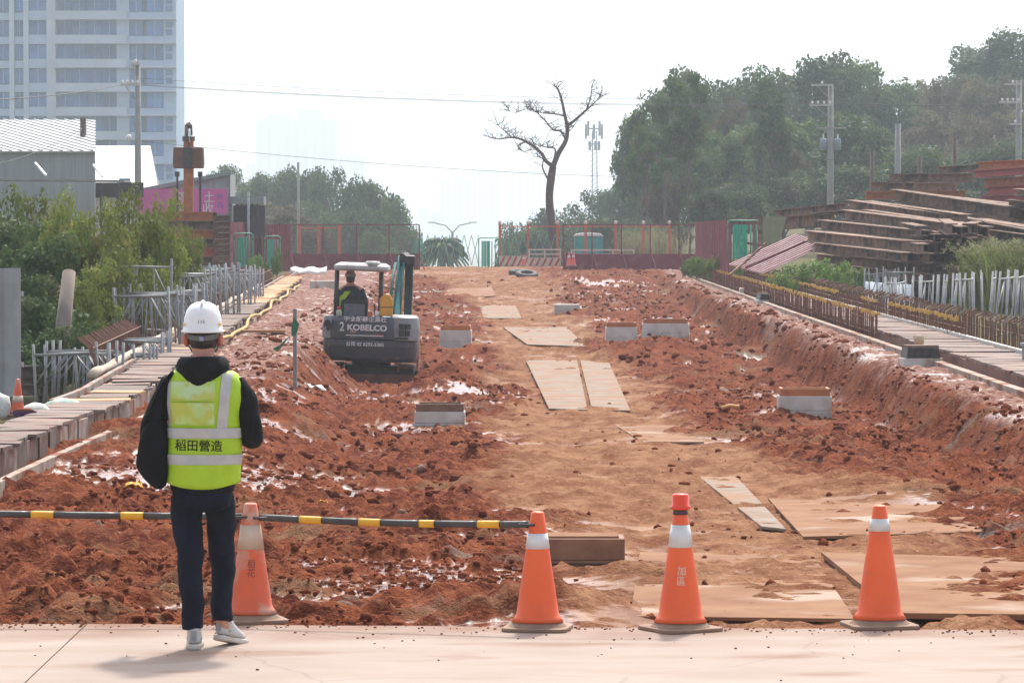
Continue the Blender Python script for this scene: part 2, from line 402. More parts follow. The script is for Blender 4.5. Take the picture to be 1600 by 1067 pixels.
# pavement in the foreground: concrete slabs with an open joint
pv_m = mat('pinkish worn concrete', (.365, .30, .258), (.33, .258, .212), 1.3, .95, .08, spec=.1, c3=(.27, .175, .13), c3s=.8, c3t=.60, detail=8, stretch=(1, 2.4, 1))
_n = pv_m.node_tree; _b = _n.nodes['Principled BSDF']; _src = _b.inputs['Base Color'].links[0].from_socket
_tc = _n.nodes.new('ShaderNodeTexCoord'); _sp = _n.nodes.new('ShaderNodeSeparateXYZ'); _n.links.new(_tc.outputs['Object'], _sp.inputs[0])
_no = _n.nodes.new('ShaderNodeTexNoise'); _no.inputs['Scale'].default_value = 1.6; _no.inputs['Detail'].default_value = 8; _n.links.new(_tc.outputs['Object'], _no.inputs['Vector'])
_ma = _n.nodes.new('ShaderNodeMath'); _ma.operation = 'MULTIPLY_ADD'; _ma.inputs[1].default_value = .55; _n.links.new(_sp.outputs['Y'], _ma.inputs[0]); _ma.inputs[2].default_value = -11.1
_mb = _n.nodes.new('ShaderNodeMath'); _mb.operation = 'ADD'; _n.links.new(_ma.outputs[0], _mb.inputs[0]); _n.links.new(_no.outputs[0], _mb.inputs[1])
_mr = _n.nodes.new('ShaderNodeMapRange'); _mr.inputs[1].default_value = .48; _mr.inputs[2].default_value = 1.0; _mr.inputs[4].default_value = .75; _n.links.new(_mb.outputs[0], _mr.inputs[0])
_m1 = _n.nodes.new('ShaderNodeMixRGB'); _m1.inputs[2].default_value = (.20, .095, .055, 1); _n.links.new(_mr.outputs[0], _m1.inputs[0]); _n.links.new(_src, _m1.inputs[1])
_vo = _n.nodes.new('ShaderNodeTexVoronoi'); _vo.feature = 'DISTANCE_TO_EDGE'; _vo.inputs['Scale'].default_value = .42
_wv = _n.nodes.new('ShaderNodeMixRGB'); _wv.blend_type = 'ADD'; _wv.inputs[0].default_value = .35; _n.links.new(_tc.outputs['Object'], _wv.inputs[1]); _n.links.new(_no.outputs['Color'], _wv.inputs[2]); _n.links.new(_wv.outputs[0], _vo.inputs['Vector'])
_cr = _n.nodes.new('ShaderNodeMapRange'); _cr.inputs[1].default_value = .0; _cr.inputs[2].default_value = .006; _cr.inputs[3].default_value = .22; _cr.inputs[4].default_value = 0; _n.links.new(_vo.outputs['Distance'], _cr.inputs[0])
_m2 = _n.nodes.new('ShaderNodeMixRGB'); _m2.inputs[2].default_value = (.12, .075, .055, 1); _n.links.new(_cr.outputs[0], _m2.inputs[0]); _n.links.new(_m1.outputs[0], _m2.inputs[1]); _n.links.new(_m2.outputs[0], _b.inputs['Base Color'])
pv = MB(); pv.box((0, 0.35, -.32), (60, 41, .2)); pvo = struct(pv.build('pavement', mat('slab bed', (.4, .25, .18)), None))
for (x0, x1) in ((-14, -7.4), (-7.392, -2.338), (-2.33, 14)):
    m_ = MB(); n = 60
    poly = [(x0, -20)] + [(x1, -20)] + [(x1 + (x0 - x1) * k / n, 20.88 - .06 * (x1 + (x0 - x1) * k / n) + .06 * float(vn(np.array([(x1 + (x0 - x1) * k / n) * 3.]), np.array([1.]), 3)[0])) for k in range(n + 1)]
    m_.prism(poly, 'z', -.20, 0); s_ = m_.build('slab', pv_m, pvo)
# grit on the slab
rg = np.random.default_rng(5)
bmv = []
g_ = MB()
for i in range(320):
    x = rg.uniform(-3, 3.2); y = 20.86 - .06 * x - abs(rg.normal(0, .8 if i < 90 else .12)); r = rg.uniform(.003, .009)
    g_.add([(x + r * cos(a) * rg.uniform(.6, 1.3), y + r * sin(a), .001 + (0 if k < 5 else r * .7)) for k, a in enumerate(list(np.linspace(0, 5, 5)) + list(np.linspace(.4, 4.6, 5)))], [(0, 1, 6, 5), (1, 2, 7, 6), (2, 3, 8, 7), (3, 4, 9, 8), (4, 0, 5, 9), (5, 6, 7, 8, 9)])
stuff(tag(g_.build('grit', clod_m), 'specks of red grit dropped on the pale pavement', 'grit'))

# steel road plates trodden into the haul track
plate_m = mat('muddy steel plate', (.27, .145, .078), (.20, .09, .045), 2.2, .9, .3, spec=.12, c3=(.30, .20, .135), c3s=1.1, c3t=.6, rough2=.6, detail=8)
plate_g = mat('wet grey steel plate', (.25, .205, .165), (.20, .13, .085), 2.5, .8, .25, spec=.15, c3=(.25, .135, .075), c3s=1.2, c3t=.52, detail=8)
def plate(pxs, lift, m, label, th=.022):
    c = []
    for px, py in pxs:
        z = -.3
        for _ in range(12):
            p = gp(px, py, z); z = float(zfloor(np.array(p.y))) + lift
        c.append(gp(px, py, z))
    v = c + [p - Vector((0, 0, th)) for p in c]
    b = MB(); b.add(v, [(0, 1, 2, 3), (7, 6, 5, 4), (0, 4, 5, 1), (1, 5, 6, 2), (2, 6, 7, 3), (3, 7, 4, 0)])
    return tag(b.build('steel_road_plate', m), label, 'steel plate', 'steel plates on the haul track')
plate([(1283, 862), (1400, 957), (1680, 960), (1620, 872)], 0.055, plate_m, 'mud-dusted steel plate raised at its edge beside the pavement corner', .035)
plate([(1000, 862), (985, 962), (1335, 966), (1270, 866)], 0.028, plate_m, 'mud-caked steel plate between two cones at the pavement edge')
plate([(1200, 778), (1255, 838), (1540, 830), (1478, 788)], 0.028, plate_m, 'steel plate with a bare pale edge beyond the last cone')
plate([(1092, 744), (1190, 822), (1228, 826), (1150, 744)], 0.022, plate_g, 'narrow pale steel strip curled up along the track')
plate([(746, 470), (756, 497), (815, 497), (802, 470)], 0.028, plate_g, 'bleached steel plate high on the haul track')
plate([(786, 511), (824, 538), (915, 541), (886, 511)], 0.039, plate_g, 'bright steel plate lifted at its lower edge on the track')
plate([(818, 555), (858, 638), (918, 640), (900, 555)], 0.028, plate_g, 'long grey steel plate running down the track centre')
plate([(905, 556), (925, 640), (985, 641), (948, 558)], 0.022, plate_g, 'grey steel plate lying alongside the long plate')
plate([(700, 452), (690, 468), (775, 462), (768, 448)], 0.028, plate_m, 'faded steel plate near the crest of the track')
plate([(955, 660), (1005, 690), (1100, 690), (1050, 660)], 0.019, plate_m, 'mud-smeared steel plate below the puddle')
# ------------------------------------------------------------------ left drain
def lw(y, dx=0, z=0): return Vector((float(xwl(np.array(y * K))) + dx, y * K, z))
dl = thing('storm_drain', 'unfinished roadside drain with timber formwork left of the excavator', 'drain', (0, 0, 0))
def ribbon(fn, ya, yb, n, dx0, dx1, z0, z1):
    b = MB(); v = []
    for i in range(n + 1):
        y = ya + (yb - ya) * i / n; j = .012 * (R.random() - .5)
        for dx, z in ((dx0, z0), (dx1, z0), (dx1, z1), (dx0, z1)): v.append(fn(y, dx + j, z))
    f = [(0, 1, 2, 3), tuple(4 * n + k for k in (3, 2, 1, 0))]
    for i in range(n):
        for k in range(4): f.append((4 * i + k, 4 * i + (k + 1) % 4, 4 * i + 4 + (k + 1) % 4, 4 * i + 4 + k))
    return b.add(v, f)
kerb_m = mat('muddy kerb', (.40, .35, .30), (.30, .22, .165), 4, .9, .3, spec=.15, c3=(.24, .105, .06), c3s=1.6, c3t=.55)
ribbon(lw, 12.8, 74, 110, .22, .30, -.30, -.05).build('kerb_strip', kerb_m, dl)
y = 13.0
while y < 60:                                             # formwork boards, uneven
    L_ = .26 + .1 * R.random(); b = MB(); p, q = lw(y, R.uniform(-.015, .015)), lw(y + L_ - .03, R.uniform(-.015, .015))
    h = .26 + R.uniform(-.02, .02)
    b.bar(p + Vector((0, 0, -.03)), q + Vector((0, 0, -.03)), .035, h); b.build('board', conc_d if R.random() < .55 else wood, dl); y += L_ if y < 34 else L_ * 2.2
ribbon(lw, 12.8, 74, 80, -.62, -.56, -.6, .10).build('channel_wall', conc_d, dl)
y = 13.0; k = 0
while y < 62:                                             # planks laid across
    w_ = R.uniform(.2, .3) * (1 if y < 28 else 1.5)
    if R.random() > .07:
        b = MB(); a, c = lw(y, -.58 + R.uniform(-.08, .03), .125 + R.uniform(-.008, .012)), lw(y + R.uniform(-.03, .03), .03 + R.uniform(-.05, .07), .125 + R.uniform(-.008, .012))
        b.bar(a, c, w_ * K - .06, .035); b.build('plank', wood_new if (y > 42 or R.random() < .06) else wood, dl)
    y += w_
ribbon(lw, 19, 62, 60, -.75, -.68, .10, .17).build('channel_lip', conc_d, dl)
# bent rebar standing along the outer wall
b = MB(); y = 23
while y < 60:
    p = lw(y, -1.0, -.1); ln = R.uniform(.85, 1.05)
    b.tube([p, p + Vector((-.02, 0, .35)), p + Vector((-.10, 0, .55)), p + Vector((-.26, R.uniform(-.03, .03), .55 + .14 * ln))], .011 if y < 35 else .016, 4, cap=False); y += .10 if y < 34 else .16
stuff(b.build('rebar_row', rebar_m, dl))
b = MB()
for z_, dx in ((.15, -1.0), (.45, -1.05)):
    b.tube([lw(yy, dx, z_) for yy in np.linspace(23, 60, 40)], .012, 4)
b.build('tie_bar', rebar_m, dl)
# long pale fabric hose on the drain's outer edge
b = MB(); pts = [lw(yy, -.82 + (.03 * sin(yy * 1.3)), .20 + .02 * sin(yy * 2.1)) for yy in np.linspace(21.5, 52, 60)]
b.tube(pts, [(.062) + .010 * sin(i * 1.9) for i in range(60)], 8)
tag(b.build('fabric_hose', mat('dirty canvas', (.50, .43, .34), (.40, .31, .23), 5, .9, .3), None, True), 'long dirty canvas hose lying on the outer edge of the drain', 'hose')
b = MB(); pts = [lw(yy, .13 + .04 * sin(yy * 1.7), .02 + .10 * max(0, sin(yy * .9))) for yy in np.linspace(21, 56, 70)]
b.tube(pts, .035, 6); tag(b.build('foam_strip', mat('yellowed foam', (.52, .36, .14), (.42, .28, .10), 6, .9, .3), None, True), 'long yellowish foam strip beside the formwork boards', 'foam strip')
b = MB(); p = lw(29.5, -.3, .20); b.box(p, (.34, .5, .09)); tag(b.build('parcel', mat('blue plastic', (.08, .30, .42), (.45, .50, .52), 4, .5), None, bev=.02), 'small blue plastic packet lying on the planks', 'packet')
b = MB(); p = lw(33.3, .55, .0); b.box(p, (1.0, .22, .06)); tag(b.build('timber_offcut', wood_new), 'fresh timber offcut lying across the kerb strip', 'timber')
b = MB(); p = lw(55, 1.0, .08); b.box(p, (.85, .5, .3)); tag(b.build('concrete_block', conc, bev=.02), 'pale concrete block at the far end of the left drain', 'concrete block')

# ------------------------------------------------------------------ right drain
def rw(y, dx=0, z=0): return Vector((float(xwr(np.array(y * K))) + dx, y * K, z))
dr = thing('storm_drain', 'long drain with rusty rebar and yellow caps below the steel beams', 'drain', (0, 0, 0))
ribbon(rw, 10, 74, 110, -.28, -.14, -.35, .03).build('kerb_strip', kerb_m, dr)
ribbon(rw, 10, 74, 70, .0, .05, -.3, .12).build('channel_wall', mat('rust stained board', (.22, .10, .065), (.15, .07, .05), 6, .9, .3), dr)
ribbon(rw, 10, 74, 70, 1.0, 1.08, -.3, .22).build('channel_lip', conc, dr)
y = 10.2
while y < 47:
    w_ = R.uniform(.3, .42); b = MB(); a, c = rw(y, -.02 + R.uniform(-.03, .03), .15 + R.uniform(-.01, .012)), rw(y + R.uniform(-.05, .05), .98, .15 + R.uniform(-.01, .012))
    b.bar(a, c, w_ * K - .08, .04); b.build('plank', wood, dr); y += w_
def rrow(dx, ya, yb, st, h, hook, r=.011):
    b = MB(); y = ya
    while y < yb:
        p = rw(y, dx + R.uniform(-.02, .02), -.1)
        pts = [p, p + Vector((0, 0, h * R.uniform(.92, 1.05)))]
        if hook: pts += [pts[-1] + Vector((R.uniform(.1, .2), R.uniform(-.05, .05), .08))]
        b.tube(pts, r * (1 if y < 36 else 1.5), 4, cap=False); y += st * (1 if y < 36 else 1.8)
    for z_ in (.1, h * .6): b.tube([rw(yy, dx, z_) for yy in np.linspace(ya, yb, 20)], .01, 4)
    return b
stuff(rrow(1.35, 10, 70, .075, .62, True).build('rebar_row', rebar_m, dr))
stuff(rrow(-.06, 31, 72, .085, .58, False).build('rebar_row', rebar_m, dr))
stuff(rrow(1.05, 29, 66, .10, .55, False).build('rebar_row', rebar_m, dr))
cap_m = mat('yellow rebar cap', (.62, .36, .06), (.52, .30, .06), 6, .6)
b = MB()
for dx, ya, yb in ((-.06, 31, 58), (1.05, 29.5, 38), (1.05, 41, 56)):
    y = ya
    while y < yb:
        if vn(np.array([y * .7]), np.array([dx * 9]), 4)[0] > -.25: b.box(rw(y, dx + R.uniform(-.03, .03), .47 + R.uniform(-.03, .02)), (.06, .06, .055))
        y += .115
stuff(b.build('rebar_cap_row', cap_m, dr))
b = MB(); p = rw(24.4, .75, .17); b.loft([(p.x, p.y, p.z, .09, .09), (p.x, p.y, p.z + .22, .10, .10)], 14); b.loft([(p.x, p.y, p.z + .2, .125, .125), (p.x, p.y, p.z + .25, .125, .125)], 14)
tag(b.build('pipe_stub', mat('grey pvc', (.35, .36, .36)), None, True, .004), 'short grey pipe stub standing on the right-hand planks', 'pipe')
b = MB(); p = rw(21.3, 1.45, .42); b.tube([p + Vector((0, -.3, 0)), p + Vector((.1, .5, 0))], .13, 14); tag(b.build('drain_pipe', mat('grey pvc', (.35, .36, .36)), None, True), 'grey drain pipe lying across the bent rebar', 'pipe')

# gully frames and boxes on the bench
def grate(px, py, w, label):
    z = -.06
    p = gp(px, py, z); t = thing('gully_frame', label, 'gully', p, .12, 'iron gully frames on the bench')
    MB().box((0, 0, .05), (w, w * .75, .16)).build('concrete_collar', conc, t, bev=.01)
    b = MB(); b.prism([(-w * .44, .13), (w * .44, .13), (w * .39, .30), (-w * .39, .30)], 'y', -w * .36, w * .36); b.build('iron_frame', dark_m, t, bev=.008)
    MB().box((0, 0, .315), (w * .80, w * .64, .03)).build('cover_sheet', rust, t)
    for k in range(5): MB().bar((-w * .4 + k * w * .2, -w * .375, .14), (-w * .36 + k * w * .18, -w * .372, .28), .02, .02).build('rib', dark_m, t)
grate(1438, 572, .62, 'dark iron gully frame under a rusty sheet near the grey pipe stub'); grate(1205, 476, .85, 'dark iron gully frame beside a pale concrete slab')
p = gp(1180, 462, -.06); b = MB(); b.box(p + Vector((0, 0, .11)), (.95, .6, .24)); tag(b.build('concrete_block', conc, bev=.02), 'flat pale concrete slab on the bench behind a gully frame', 'concrete block')
p = gp(1436, 536, .28); b = MB(); b.loft([(p.x, p.y, .26, .07, .06), (p.x, p.y, .40, .10, .08)], 12); tag(b.build('paper_cup', mat('cream plastic', (.62, .48, .30)), None, True), 'cream plastic tub sitting on the gully sheet', 'tub')

# ------------------------------------------------------------------ precast boxes in the trench
def cbox(px, py, w, h, top, label, rz=0.0, d=None, writing=None, tm=rust_or):
    z = -.8
    for _ in range(10):
        p = gp(px, py, z); z = gz(p.x, p.y) - .05
    d = d or w * .85
    t = thing('catch_basin', label, 'catch basin', (p.x, p.y + d / 2, z - .12), rz, 'precast boxes in the trench'); h += .12
    MB().box((0, 0, h * .27), (w, d, h * .54)).build('box_base', conc, t, bev=.012)
    MB().box((0, 0, h * .545 + h * .2), (w * .985, d * .985, h * .4)).build('box_riser', conc, t, bev=.012)
    if top:
        f = MB(); z0 = h * .948; q = .11
        f.prism([(-w * .47, z0), (w * .47, z0), (w * .45, z0 + q), (-w * .45, z0 + q)], 'y', -d * .46, -d * .40)
        f.prism([(-w * .47, z0), (w * .47, z0), (w * .45, z0 + q), (-w * .45, z0 + q)], 'y', d * .40, d * .46)
        f.box((-w * .435, 0, z0 + q / 2), (.04, d * .8, q)); f.box((w * .435, 0, z0 + q / 2), (.04, d * .8, q))
        f.build('iron_rim', tm, t)
        MB().box((0, 0, z0 + q * .72), (w * .82, d * .79, .02)).build('lid', rust, t)
    if writing: text_mesh('stencil', writing, .085, mat('faded ink', (.12, .11, .11)), t, (-w * .18, -d / 2 - .003, h * .3), (pi / 2, 0, 0), .001)
    return t
cbox(1259, 660, .80, .42, True, 'white concrete box with rusty orange rim below the right bank', -.03)
cbox(687, 672, .72, .28, True, 'half-buried box with a deep rust-red rim in front of the digger', .0, tm=rust)
cbox(712, 550, .76, .55, True, 'white concrete box with orange rim just right of the digger', -.02)
cbox(971, 542, .78, .52, True, 'grey-white box with orange rim next to the longer box', .02)
cbox(1041, 534, 1.22, .50, True, 'longer concrete box with faded ink marks and orange rim', -.06, d=.7, writing='8810 2 4')
cbox(886, 461, .80, .40, False, 'small bare concrete box high in the trench without a rim', 0)
cbox(664, 462, 1.0, .16, False, 'low flat concrete box near the crest left of the track', .1)
# brown box next to the cones
p = gp(915, 915, -.3); t = thing('catch_basin', 'mud-brown iron box sunk in soil behind an orange cone', 'catch basin', (p.x, p.y + .2, -.42), .0)
mudm = mat('mud covered iron', (.22, .10, .055), (.30, .16, .09), 5, .8, .3)
MB().box((.02, 0, .14), (.42, .36, .30)).build('box_base', mat('mud covered concrete', (.30, .21, .13), (.22, .13, .08), 5, .9, .3), t, bev=.01)
MB().box((-.02, .0, .37), (.58, .40, .15)).build('iron_rim', mudm, t, bev=.008); MB().box((0.02, 0, .285), (.56, .43, .018)).build('flange', mudm, t)
MB().box((-.02, 0, .452), (.50, .33, .015)).build('lid', plate_m, t)
# manhole ring
p = gp(550, 905, -.2); b = MB(); b.loft([(p.x, p.y, -.27, .37, .37), (p.x, p.y, -.155, .37, .37), (p.x, p.y, -.148, .34, .34), (p.x, p.y, -.155, .30, .30)], 40)
tag(b.build('manhole_cover', plate_m, None), 'round muddy manhole cover sunk in the soil by the poles', 'manhole')

# ------------------------------------------------------------------ scaffold frames
def frame(h, w):
    t = thing('scaffold_frame', 'x', 'scaffold frame')
    for s in (-1, 1): MB().tube([(s * w / 2, 0, 0), (s * w / 2, 0, h + .12)], .021, 6).build('leg', galv, t, True)
    MB().tube([(-w / 2, 0, h - .03), (w / 2, 0, h - .03)], .021, 6).build('top_bar', galv, t, True)
    MB().tube([(-w / 2, 0, h * .35), (w / 2, 0, h * .35)], .015, 5).build('cross_bar', galv, t, True)
    for s in (-1, 1): MB().tube([(s * w / 2, 0, h * .62), (s * w * .16, 0, h - .04)], .014, 5).build('brace', galv, t, True)
    for s in (-1, 1): MB().tube([(s * w * .2, 0, h * .35), (s * w * .16, 0, h - .04)], .012, 5).build('brace', galv, t, True)
    return t
GL, LL = 'scaffold frames left of the drain', 'grey galvanised scaffold frame in the stack beside the leafy shrubs'
GR, LR = 'scaffold frames right of the drain', 'grey galvanised scaffold frame in the row below the steel beams'
f12, f17 = frame(1.2, .9), frame(1.7, .9)
first = {id(f12): 1, id(f17): 1}
def put(f, loc, rot, lab, grp):
    if first.get(id(f)): first[id(f)] = 0; f.location = loc; f.rotation_euler = rot; f['label'] = lab; f['group'] = grp; return f
    return dup(f, loc, None, lab, grp, rot=rot)
for px, py, Y, n, f, hh, near_ in ((105, 550, 23.2, 5, f12, 1.2, 'next to the sandbags'), (170, 554, 24.6, 5, f12, 1.2, 'in front of the bent rebar'), (205, 530, 26, 4, f12, 1.2, 'behind the low frames'), (228, 416, 28.5, 1, f17, 1.7, 'rising highest beside the weeds'), (222, 458, 27.6, 7, f17, 1.7, 'leaning beside the weeds'), (262, 455, 29.5, 6, f17, 1.7, 'behind the man in the white helmet'), (285, 428, 32, 6, f17, 1.7, 'before the mast stack'), (322, 420, 37, 6, f17, 1.7, 'past the mast stack'), (352, 422, 41, 5, f17, 1.7, 'near the tall green gate pack'), (375, 426, 45, 4, f17, 1.7, 'at the end of the row by the gate packs')):
    top = at(px, py, Y)
    for i in range(n):
        lean = R.uniform(-.05, .10)
        put(f, (top.x + .05 * i + R.uniform(-.03, .03), top.y + .2 * i, top.z - hh + R.uniform(-.03, .03)), (lean, R.uniform(-.06, .06), R.uniform(-.2, .12)), 'grey galvanised scaffold frame ' + near_, GL)
for i in range(20):
    u = i / 19; px = 1610 - 235 * u; Y = 28.5 + 13 * u + (i % 2) * .1; top = at(px, 427 + 13 * u, Y)
    put(f17, (top.x + .1 + (i % 2) * .08, top.y, top.z - 1.72), (R.uniform(-.04, .10), R.uniform(-.02, .02), 1.38 + R.uniform(-.1, .1)), LR, GR).scale = (2.0, 1, 1)
for i in range(6):
    top = at(1402 - 9 * i, 424 + i, 43.5 + .5 * i); put(f17, (top.x, top.y, top.z - 1.7), (0, R.uniform(-.08, .08), .4 + R.uniform(-.1, .1)), LR, GR)
# white sheeting behind the right frames
b = MB(); a, c = at(1352, 440, 45), at(1425, 445, 43); n = 10
v = []
for i in range(n + 1):
    p = a.lerp(c, i / n); off = .06 * sin(i * 2.1)
    v += [(p.x + off, p.y + off, p.z), (p.x + off + .02, p.y + off - .1, p.z - 1.3), (p.x + off + .03, p.y + off + .02, p.z)]
f = []
for i in range(n): f += [(3 * i, 3 * i + 3, 3 * i + 4, 3 * i + 1), (3 * i + 2, 3 * i + 5, 3 * i + 3, 3 * i)]
b.add(v, f); tag(b.build('tarpaulin', mat('pale sheeting', (.62, .66, .68), (.52, .55, .57), 3, .6), None, True), 'pale plastic sheeting hung behind the right-hand scaffold frames', 'tarpaulin')

# ------------------------------------------------------------------ steel beams
def hbeam(a, b_, h, fw, m, label, group, roll=0.0):
    a, b_ = Vector(a), Vector(b_); L_ = (b_ - a).length; t = .028; w = fw / 2
    prof = [(-w, 0), (w, 0), (w, t), (.012, t), (.012, h - t), (w, h - t), (w, h), (-w, h), (-w, h - t), (-.012, h - t), (-.012, t), (-w, t)]
    m_ = MB(); n = len(prof); segs = [(x, z) for x, z in prof]
    v = [(0, x, z) for x, z in segs] + [(L_, x, z) for x, z in segs]
    m_.add(v, [(i, (i + 1) % n, n + (i + 1) % n, n + i) for i in range(n)])
    for r0 in ((0, 1, 2, 11), (11, 2, 3, 10), (10, 3, 4, 9), (9, 4, 5, 8), (8, 5, 6, 7)):
        m_.add([v[k] for k in r0], [(0, 1, 2, 3)]); m_.add([v[k + n] for k in r0], [(3, 2, 1, 0)])
    o = m_.build('steel_beam', m)
    d = (b_ - a).normalized(); y = Vector((0, 0, 1)).cross(d).normalized(); z = d.cross(y)
    M = Matrix((d, y, z)).transposed().to_4x4(); M.translation = a; o.matrix_world = M
    return tag(o, label, 'steel beam', group)
BG = 'H-beams piled beyond the right drain'
# (left px,py) (right px,py) top edge, height px, depth left, depth right, material, how many behind
beams = [(1158, 341, 1276, 333, 20, 56, 52, rust, 2), (1219, 326, 1323, 319, 12, 58, 55, rust, 2), (1262, 361, 1431, 377, 18, 49, 46, rust, 3), (1283, 380, 1418, 394, 15, 48.5, 46, rust, 3),
         (1276, 397, 1505, 417, 18, 48, 45.5, rust, 3), (1340, 417, 1451, 427, 14, 47, 45.3, rust, 2), (1284, 343, 1445, 361, 17, 50, 47, rust, 3), (1310, 327, 1502, 351, 17, 51, 47.5, rust, 3),
         (1325, 312, 1499, 334, 15, 52, 49, rust, 2), (1392, 297, 1576, 321, 20, 51.5, 48.5, rust, 3), (1500, 340, 1660, 366, 16, 51.5, 48.5, rust, 3), (1536, 358, 1680, 376, 16, 50.5, 48, rust, 3),
         (1352, 286, 1495, 286, 14, 57, 56, rust, 1), (1381, 272, 1519, 272, 14, 57.5, 56.5, rust, 1), (1349, 299, 1509, 297, 13, 57, 56, rust_or, 1), (1475, 262, 1545, 257, 12, 60, 60, rust, 1),
         (1537, 253, 1680, 246, 12, 58, 56, rust_or, 1), (1521, 267, 1680, 255, 12, 57.8, 55.8, rust_red, 1), (1533, 280, 1680, 270, 12, 57.8, 55.8, rust_or, 1), (1535, 293, 1680, 283, 12, 57.6, 55.6, rust_red, 1), (1529, 306, 1680, 297, 12, 57.4, 55.4, rust_red, 1),
         (1585, 296, 1680, 306, 12, 49, 48, rust, 1), (1580, 309, 1680, 320, 14, 49, 48, rust, 1)]
LB = {id(rust): 'brown rusty H-beam lying in the jumbled pile of beams', id(rust_or): 'orange-brown rusted H-beam in the neat stack above the pile', id(rust_red): 'red primed H-beam in the neat stack above the pile'}
for x0, y0, x1, y1, hp, d0, d1, m_, nb in beams:
    for k in range(nb):
        j_ = 2.5 if m_ is rust else .6; a, c = at(x0 + R.uniform(-14, 14), y0 + R.uniform(-j_, j_), d0), at(x1 + R.uniform(-14, 14) * (k > 0), y1 + R.uniform(-j_, j_), d1 + R.uniform(-.4, .4)); h = hp * (d0 + d1) / 2 / 2600
        dd = (c - a).normalized(); pr_ = Vector((-dd.y, dd.x, 0)).normalized(); pr_ = pr_ if pr_.y > 0 else -pr_
        off = pr_ * (.40 * k) + dd * (R.uniform(-.5, .6) * (k > 0)) + Vector((0, 0, -.02 * k)); ext = R.uniform(-.3, .5) * (k > 0)
        dd = (c - a).normalized()
        hbeam(a + off - Vector((0, 0, h)), c + off + dd * ext - Vector((0, 0, h)), h - .006, .36, m_, LB[id(m_)], BG + ('' if m_ is rust else (', orange' if m_ is rust_or else ', red')))
for i in range(13):                                       # beam ends turned towards the road
    px, py = R.uniform(1425, 1530), R.uniform(352, 412); d_ = R.uniform(45.2, 46.6); a = at(px, py, d_); c = at(px + R.uniform(-26, 34), py - R.uniform(2, 9), d_ + R.uniform(1.6, 3.2)); hbeam(a, c, R.uniform(.24, .33), .34, rust, 'brown rusty H-beam with its open end turned to the road', BG + ', end-on')
# hidden lower courses that carry the pile
for i in range(4):
    for k in range(3):
        a = Vector((9.6 + .3 * i + .9 * k * .2, (47.6 + .6 * k + .3 * i) * K, .02 + .33 * i)); hbeam(a, a + Vector((6.5, -2.8, 0)), .32, .36, rust, LB[id(rust)], BG)
for i in range(6):
    for k in range(2): a = Vector((12.3, 58.2 * K + .5 * k, .0 + .42 * i)); hbeam(a, a + Vector((9, -.8, 0)), .40, .36, rust, 'brown rusty H-beam in the lower courses of the neat stack', 'H-beams under the neat stack')
# left stack by the hoarding
for i in range(6):
    a = at(262, 331 + 14 * i, 52); a.z -= .28
    for k in range(3):
        hbeam(a + Vector((R.uniform(-.2, .1), .38 * k, 0)), a + Vector((1.42 + R.uniform(-.05, .1), .38 * k, 0)), .275, .34, rust_or if (k == 0 and i in (0, 2)) else (rust_red if (k == 0 and i == 4) else rust), 'rusty H-beam in the tall stack under the steel mast' if True else '', 'H-beams stacked under the mast')
for i in range(9):
    a = at(333, 336 + 9 * i, 51.9); hbeam(a + Vector((0, .0, -.2)), a + Vector((.52, .1, -.2)), .17, .3, rust, 'short dark beam end in the stack under the steel mast', 'short beam ends beside the mast stack')

# ------------------------------------------------------------------ rusty mast with clamp head
p = at(295, 331, 52.4); t = thing('pile_driver', 'rusty steel mast with a wide clamp head above the beam stack', 'pile driver', (p.x, p.y, p.z - 1.5))
MB().box((0, 0, 2.25), (.30, .30, 1.6 + 1.5)).build('mast', rust_or, t, bev=.01)
hd = MB(); hd.prism([(-.46, 2.86), (.46, 2.86), (.48, 3.05), (.46, 3.52), (-.46, 3.52), (-.48, 3.05)], 'y', -.25, .3); h_ = hd.build('clamp_head', mat('dark rust', (.12, .06, .045), (.19, .085, .055), 4, .8, .3), t, bev=.03)
MB().box((0, -.27, 3.18), (.26, .06, .62)).build('clamp_plate', dark_m, h_)
b = MB(); b.loft([(0, 0, 3.5, .16, .16), (0, 0, 3.7, .15, .15), (0, 0, 3.72, .20, .2), (0, 0, 3.86, .20, .2), (0, 0, 3.9, .13, .13), (0, 0, 4.22, .12, .12), (0, 0, 4.3, .05, .05)], 12); b.build('motor', dark_m, t, bev=.0)
b = MB(); b.tube([(-.06, -.13, 3.9), (-.06, -.14, 4.2), (.05, -.1, 4.3)], .035, 6); b.build('hydraulic_hose', rust, t, True)
MB().tube([(.05, -.15, 3.6), (.02, -.16, 4.1)], .045, 8).build('piston', mat('chrome', (.7, .7, .68), None, 4, .25, metal=.9), t, True)
for s in (-1, 1):
    b = MB(); b.tube([(s * .36, 0, 1.2), (s * .36, 0, 2.62)], .035, 6); b.box((s * .36, 0, 2.68), (.14, .16, .16)); b.build('guide_rod', dark_m, t)
